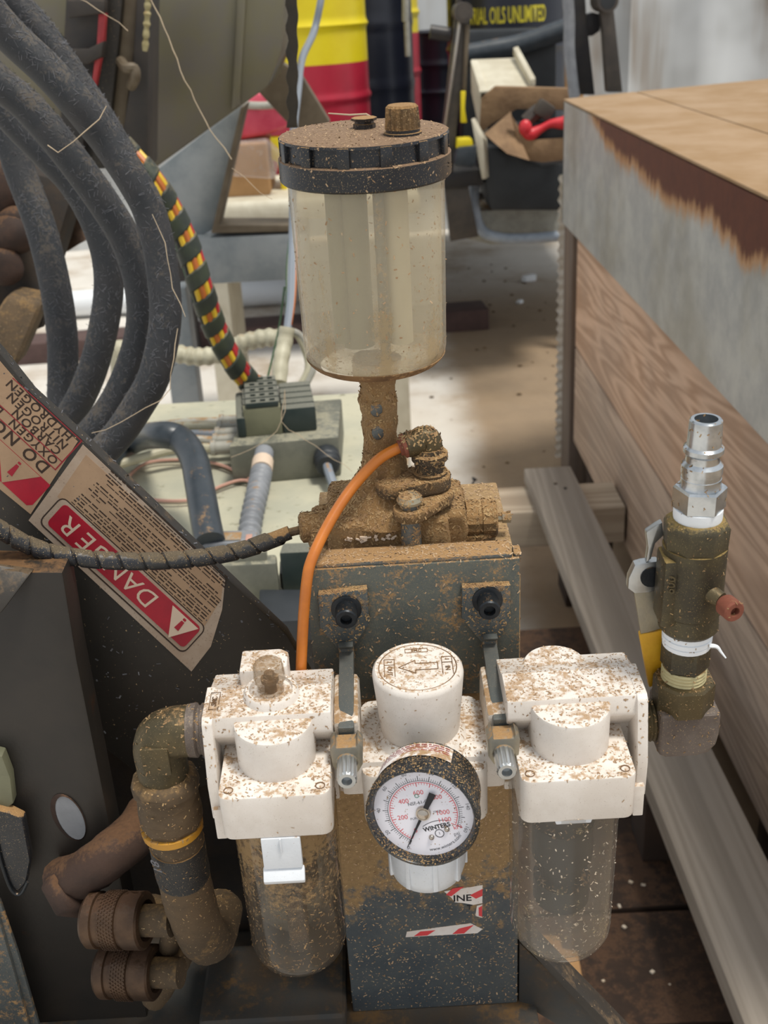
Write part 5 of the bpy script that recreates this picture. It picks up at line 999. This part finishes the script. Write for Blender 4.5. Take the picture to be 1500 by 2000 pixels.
rk = thing('drum_rack', 'dark steel rack holding the row of drums', 'rack', (.3, 6.1, 0))
b = B(); box(b, (.25, 6.35, .77), (2.3, 2.7, .06), .005); part('deck', b, M['cart_dark'], rk)
for x in (-.85, 1.35):
    for y in (5.15, 7.5): b = B(); box(b, (x, y, .37), (.07, .07, .74), .004); part('leg', b, M['cart_dark'], rk)
# a white pipe between drums
b = B(); cyl(b, WY(792, -60, 5.5), WY(792, 42, 5.5), .016, .016, 14); cyl(b, WY(794, 42, 5.5), WY(797, 110, 5.5), .013, .013, 14); solo('upright_pipe', b, M['grey_cable'], 'white pipe standing between black drum and yellow red drum', 'pipe')
# yellow post low beside the lid, red plastic sheet, wrapped carton
b = B(); slab(b, [WY(u, v, 4.0) for u, v in ((527, 268), (546, 268), (560, 345), (562, 400), (552, 400), (545, 320), (530, 312))], (0, .06, 0), .006); solo('yellow_jug', b, M['drum_yellow'], 'bright yellow plastic corner peeking out left of the reservoir lid', 'jug')
rs = B(); slab(rs, [WY(u, v, 4.0) for u, v in ((440, 300), (455, 215), (500, 178), (590, 190), (600, 235), (520, 262), (462, 272))], (0, .2, 0), .02, 3); rough_up(rs, .02, 6); solo('red_sack', rs, M['pink_plastic'], 'pinkish red plastic sack behind the galvanised gusset', 'sack', ang=60)
b = B(); tube(b, [WY(470, 205, 3.995), WY(520, 206, 3.985), WY(570, 200, 3.995)], .013, 10, 5); solo('sack_tie', b, M['grey_cable'], 'grey cord across the pinkish red sack', 'cord')
ct = thing('carton', 'brown cardboard carton under clear plastic wrap behind gusset', 'carton', WY(490, 395, 3.9)); p0 = WY(432, 386, 3.9); p1 = WY(528, 386, 3.9)
b = B(); box(b, ((p0.x + p1.x) / 2, 4.05, p0.z + .082), (p1.x - p0.x, .3, .164), .004); part('box', b, M['cardboard'], ct)
b = B(); slab(b, [WY(u, v, 3.87) for u, v in ((440, 345), (450, 280), (520, 272), (548, 300), (535, 350))], (0, .05, 0), .012, 3); rough_up(b, .012, 14); part('plastic_wrap', b, M['wrap'], ct)
b = B(); slab(b, [(p0.x - .1, 3.78, p0.z - .07), (p1.x + .5, 3.78, p0.z - .07), (p1.x + .5, 4.4, p0.z - .07), (p0.x - .1, 4.4, p0.z - .07)], (0, 0, .07), .03, 4); 
for x in (p0.x - .05, p1.x + .4): box(b, (x, 4.1, (p0.z - .07) / 2), (.08, .4, p0.z - .07), .004)
solo('low_bench', b, M['cream_board'], 'low cream bench under the wrapped carton', 'bench')
# ---- folding steel cart
CY = 4.6
cart = thing('folding_cart', 'brown-black folding steel cart frame left of the crate', 'cart', WY(900, 470, CY))
def bar(pts, y, d, mt, nm): b = B(); slab(b, [WY(u, v, y) for u, v in pts], (0, d, 0), .003); return part(nm, b, M[mt], cart)
bar([(890, 20), (918, 30), (892, 250), (884, 345), (862, 345), (866, 240)], CY, .05, 'cart', 'leg')
bar([(895, 40), (901, 40), (873, 248), (867, 248)], CY - .03, .02, 'steel', 'stay_rod')
b = B(); P = WY(906, 24, CY - .06); cyl(b, P, P + V((.0, .14, 0)), .036, .036, 20); cyl(b, P - V((0, .004, 0)), P, .024, .024, 16); part('hinge_tube', b, M['cart'], cart)
bar([(909, 48), (918, 48), (910, 190), (903, 190)], CY - .02, .02, 'brown_bar', 'stay_rod'); bar([(895, -60), (905, -60), (900, 12), (890, 12)], CY, .03, 'cart', 'leg')
b = B(); P = WY(840, 62, CY + .02); cyl(b, P, WY(880, 68, CY + .02), .026, .026, 16); part('axle_stub', b, M['cart_dark'], cart)
bar([(862, 340), (940, 334), (945, 362), (862, 368)], CY - .02, .3, 'cart_dark', 'cross_member')
bar([(868, 366), (915, 364), (935, 462), (880, 472)], CY, .06, 'cart', 'foot')
bar([(1102, -60), (1140, -60), (1146, 40), (1162, 185), (1128, 185), (1118, 100)], CY - .3, .06, 'cart_dark', 'leg'); b = B(); tube(b, [WY(1106, -40, CY - .34), WY(1112, 40, CY - .34), WY(1112, 100, CY - .34), WY(1122, 190, CY - .34)], .020, 12, 5); part('curved_tube', b, M['conduit'], cart)
bar([(1158, 24), (1174, 28), (1172, 60), (1158, 70), (1140, 72), (1140, 30)], CY - .28, .05, 'cart_dark', 'lug'); bar([(1170, -20), (1196, -10), (1216, 180), (1186, 180), (1178, 60)], CY - .36, .05, 'cart', 'leg')
b = B(); P = WY(1188, 2, CY - .42); cyl(b, P, P + V((0, .14, 0)), .036, .036, 20); part('hinge_tube', b, M['cart'], cart); b = B(); lathe(b, P - V((0, .002, 0)), V((0, 1, 0)), [(0, .026), (-.001, 0)], 16); part('tube_bore', b, M['bin_black'], cart)
bar([(1148, -60), (1184, -60), (1180, -8), (1168, 10), (1150, -20)], CY - .3, .04, 'cart', 'gusset')
b = B(); tube(b, [WY(928, 350, CY + .1), WY(926, 400, CY + .1), WY(940, 448, CY + .1), WY(975, 464, CY + .1), WY(1040, 465, CY + .1), WY(1120, 458, CY + .1)], .022, 12, 6); part('bent_tube', b, M['bent_tube'], cart)
# dark clutter between text drum and cream box
b = B(); tube(b, [WY(905, 108, 5.27), WY(960, 98, 5.27), WY(1020, 86, 5.27), WY(1110, 55, 5.27)], .045, 14, 5); solo('black_duct', b, M['elbow_hose'], 'thick dark duct lying slantwise below the lettered drum', 'duct')
b = B(); slab(b, [WY(u, v, 5.3) for u, v in ((905, 60), (1088, 55), (1088, 312), (905, 312))], (0, .25, 0), .02); solo('dark_bin', b, M['bin_black'], 'dark plastic bin behind the cream box', 'bin')
b = B(); slab(b, [WY(1105, 10, 4.97), WY(1140, 5, 4.97), WY(1140, 700, 4.97), WY(1100, 700, 4.97)], (0, .02, 0), .004); solo('leaning_board', b, M['cardboard'], 'pale brown board standing between dark bin and cart leg', 'board')
# cream box with leaning board, paper sack with tools, bins below
cbx = thing('cream_box', 'cream painted wooden box with slanted lid beside cart', 'box', WY(980, 180, 4.9))
tp = [WY(u, v, y) for u, v, y in ((936, 178, 4.75), (1042, 172, 4.75), (1018, 112, 5.1), (920, 116, 5.1))]
b = B(); slab(b, tp[:2] + tp[2:], (0, 0, -.03), .003); part('lid', b, M['cream_board'], cbx)
b = B(); slab(b, [WY(1002, 108, 5.08), WY(1012, 105, 5.08), WY(1046, 168, 4.74), WY(1036, 172, 4.74)], (0, 0, .03), .003); part('lid_edge', b, M['cream_board'], cbx)
b = B(); slab(b, [WY(919, 118, 4.95), WY(938, 180, 4.75), WY(938, 268, 4.75), WY(920, 180, 4.95)], (.03, 0, 0), .003); part('side_board', b, M['cream_board'], cbx)
b = B(); slab(b, [WY(u, v, 4.55) for u, v in ((920, 232), (936, 262), (944, 275), (948, 350), (941, 350), (930, 290))], (.02, .05, 0), .003); solo('cream_lath', b, M['cream_board'], 'narrow cream slat leaning in front of the black bin', 'slat')
sk = thing('paper_sack', 'open brown paper sack holding tools next to crate corner', 'paper sack', WY(1030, 320, 4.6))
b = B(); slab(b, [WY(u, v, 4.70) for u, v in ((938, 190), (968, 170), (1110, 172), (1110, 215), (1010, 214), (960, 240), (936, 262))], (0, .02, 0), .004); rough_up(b, .012, 12); part('back_panel', b, M['paper_bag'], sk)
b = B(); slab(b, [WY(u, v, y) for u, v, y in ((946, 262, 4.55), (998, 218, 4.62), (1006, 250, 4.6), (1035, 314, 4.5), (990, 300, 4.48))], (0, .012, 0), .003); part('folded_flap', b, M['paper_bag'], sk)
b = B(); slab(b, [WY(u, v, 4.55) for u, v in ((998, 222), (1012, 250), (1040, 274), (1110, 268), (1110, 312), (1060, 318), (1034, 314), (1010, 266))], (0, .014, 0), .003); rough_up(b, .01, 12); part('front_panel', b, M['paper_bag'], sk)
b = B(); slab(b, [WY(u, v, 4.8) for u, v in ((972, 176), (980, 190), (972, 214), (965, 210), (972, 192))], (0, .03, 0), .004); part('curled_edge', b, M['cream_board'], sk)
b = B(); box(b, WY(1050, 262, 4.64), (.3, .08, .10), .01); part('sack_bottom', b, M['bin_black'], sk)
b = B(); tube(b, [WY(1022, 246, 4.56), WY(1034, 262, 4.56), WY(1052, 254, 4.56), WY(1075, 242, 4.56), WY(1100, 240, 4.56), WY(1112, 235, 4.56)], lambda t: .020 + .006 * math.sin(t * 9), 12, 6); b2 = WY(1026, 250, 4.55); ball(b, b2, .026, (1, .8, 1.2)); part_ = solo('red_wrench', b, M['tool_red'], 'red handled tool lying in the open paper sack', 'tool')
b = B(); tube(b, [WY(1028, 238, 4.62), WY(1045, 222, 4.62), WY(1062, 212, 4.62)], .030, 8, 4); box(b, WY(1062, 214, 4.6), (.07, .06, .06), .012, rot=Matrix.Rotation(.6, 3, 'Y')); solo('grey_fitting', b, M['cart'], 'grey metal fitting standing in the paper sack above red tool', 'fitting')
b = B(); slab(b, [WY(u, v, 4.6) for u, v in ((950, 285), (1000, 300), (1060, 322), (1110, 318), (1110, 412), (958, 412), (946, 350))], (0, .35, 0), .02); solo('black_bin', b, M['bin_black'], 'large black bin under the paper sack', 'bin')
b = B(); slab(b, [WY(u, v, 4.75) for u, v in ((940, 412), (1110, 402), (1110, 470), (962, 478), (905, 465), (910, 400))], (0, .5, 0), .006); solo('pale_box', b, M['grey_cable'], 'pale grey box behind the bent tube at floor level', 'box')
dr = thing('cordless_drill', 'yellow and black power tool on the cart cross member', 'power tool', WY(910, 332, CY - .05))
b = B(); slab(b, [WY(u, v, CY - .06) for u, v in ((893, 272), (922, 270), (926, 292), (892, 296)) ], (0, .08, 0), .008); part('body', b, M['drum_yellow'], dr)
b = B(); slab(b, [WY(u, v, CY - .08) for u, v in ((894, 288), (932, 284), (930, 318), (922, 328), (888, 324), (888, 308))], (0, .1, 0), .01); part('battery', b, M['elbow_hose'], dr)
b = B(); slab(b, [WY(u, v, CY - .05) for u, v in ((900, 178), (910, 178), (908, 212), (912, 240), (900, 240))], (0, .02, 0), .004)
solo('yellow_strap', b, M['drum_yellow'], 'yellow strap end hanging on the cart leg above the power tool', 'strap')
# ---- cobweb threads
def web(pts, d, r, lab, wig=.003):
    P = []; S = [W(u, v, d) for u, v in pts]
    for p in resample(S, .012, 8): P.append(p + V((mnoise.noise(p * 60), mnoise.noise(p * 60 + V((9, 0, 0))), mnoise.noise(p * 60 + V((0, 9, 0))))) * wig)
    b = B(); tube(b, P, r * .55, 5, 1, rf=lambda s, i: .7 + .7 * abs(mnoise.noise(V((i * .7, 0, 0))))); solo('cobweb_thread', b, M['web'], lab, 'cobweb', group='dusty cobweb threads')
web([(204, 205), (200, 222), (170, 255), (130, 285), (100, 298), (88, 280)], .812, .0009, 'thick dusty cobweb thread across the two outer hoses')
web([(292, -5), (320, 55), (360, 150), (405, 245), (450, 310)], 1.2, .0012, 'long dusty cobweb thread hanging across the olive chute')
web([(345, 640), (340, 720), (330, 760), (280, 800), (210, 838), (150, 846)], .88, .0007, 'pale cobweb thread sagging from outer hose to the boom')
web([(555, 760), (552, 820), (520, 860), (440, 900)], 1.25, .0007, 'cobweb thread falling left in front of the manifold')
web([(555, 760), (552, 825), (600, 860), (700, 925)], 1.25, .0007, 'cobweb thread falling right in front of the manifold')
web([(640, 222), (665, 218), (690, 228), (720, 222), (752, 236)], .672, .0010, 'tangled cobweb lying over the lid plugs', .006)
web([(455, 330), (480, 350), (520, 385), (548, 398)], 1.1, .0006, 'short cobweb thread left of the reservoir')
web([(150, -5), (215, 35), (268, 72)], 1.1, .0008, 'cobweb thread at the top left across machine mast')
web([(360, 620), (340, 560), (318, 470), (290, 400)], .865, .0006, 'cobweb thread along the outermost hose')
# ================================================================ loose sawdust flakes lying on the air unit
def flakes(targets, n, size, up_bias, mt, seed=3, nm='sawdust', thin=None):
    R_ = random.Random(seed); T = []; W_ = []
    for o in targets:
        mw_ = rootmat(o) if o.parent else o.matrix_basis; me = o.data
        me.calc_loop_triangles(); vs = [mw_ @ v.co for v in me.vertices]
        for t in me.loop_triangles:
            a, b, c = (vs[i] for i in t.vertices); nn = (b - a).cross(c - a); A = nn.length
            if A < 1e-12: continue
            nn /= A; w = A * max(0.0, nn.z + up_bias) * (1 if nn.y < .3 or nn.z > .3 else .1)
            if w > 0: T.append((a, b, c, nn)); W_.append(w)
    vs = []; fs = []
    for a, b, c, nn in R_.choices(T, W_, k=n):
        r1, r2 = R_.random() ** .5, R_.random(); p = a * (1 - r1) + b * (r1 * (1 - r2)) + c * (r1 * r2)
        x, y, z = axes(nn); an = R_.uniform(0, 2 * PI); L = size * R_.uniform(.4, 1.5); wd = size * (R_.uniform(.12, .3) if thin is None else thin); tl = R_.uniform(-.3, .5)
        d = (x * math.cos(an) + y * math.sin(an)); d2 = (y * math.cos(an) - x * math.sin(an)); p = p + nn * size * .08
        e = d * L / 2 + nn * (tl * L * .3); k = len(vs); vs += [p - e - d2 * wd, p - e + d2 * wd, p + e + d2 * wd + nn * abs(tl) * L * .4, p + e - d2 * wd + nn * abs(tl) * L * .4]; fs.append((k, k + 1, k + 2, k + 3))
    root = targets[0]
    while root.parent: root = root.parent
    inv = root.matrix_basis.inverted(); me = bpy.data.meshes.new('sawdust'); me.from_pydata([inv @ v for v in vs], [], fs); me.materials.append(mt)
    o = bpy.data.objects.new(nm, me); COL.objects.link(o); o.parent = root; o['kind'] = 'stuff'; return o
def kids(r, only=None): return [c for c in r.children if c.type == 'MESH' and (c.name.startswith(only) if only else not c.name.startswith(('vessel', 'bowl', 'dial', 'pointer', 'knob_cap', 'adjusting', 'lower_cap', 'sight', 'hazard', 'paper_label', 'dial_screw')))]
flakes(kids(pump), 9000, .0017, .35, M['sawdust'], 3)
flakes(kids(post), 9000, .0014, .30, M['sawdust_pale'], 4)
for r_, n_ in ((lub, 2200), (reg, 2000), (fil, 2200)): flakes(kids(r_), n_, .0012, .07, M['sawdust_pale'], n_)
flakes(kids(reg, ('adjusting', 'knob_cap')), 260, .0011, .25, M['sawdust_pale'], 5)
flakes([c for c in lub.children if c.name == 'bowl'], 1000, .0013, 1.0, M['sawdust'], 6)
flakes([c for c in fil.children if c.name.startswith('bowl.')], 800, .0012, 1.0, M['chip'], 7)
flakes(kids(res, 'screw_lid'), 900, .0012, .35, M['sawdust_pale'], 8)
flakes(kids(res, 'vessel'), 700, .0013, .6, M['sawdust_pale'], 9)
flakes(kids(gau, 'case'), 1500, .0009, .5, M['sawdust'], 10)
flakes(kids(val), 900, .0011, .4, M['sawdust'], 11)
flakes(kids(hosec), 900, .0014, .5, M['sawdust'], 12)
flakes(kids(arm_t, 'arm_plate'), 260, .0018, .5, M['fluff'], 13)
for o_ in list(COL.objects):
    if o_.name.startswith('bracket_arm'): flakes(kids(o_, 'arm_plate'), 600, .0012, .35, M['sawdust'], 14)
    if o_.name.startswith('hydraulic_hose'): flakes([o_], 1300, .0042, .5, M['fluff'], 15, nm='lint', thin=.045)
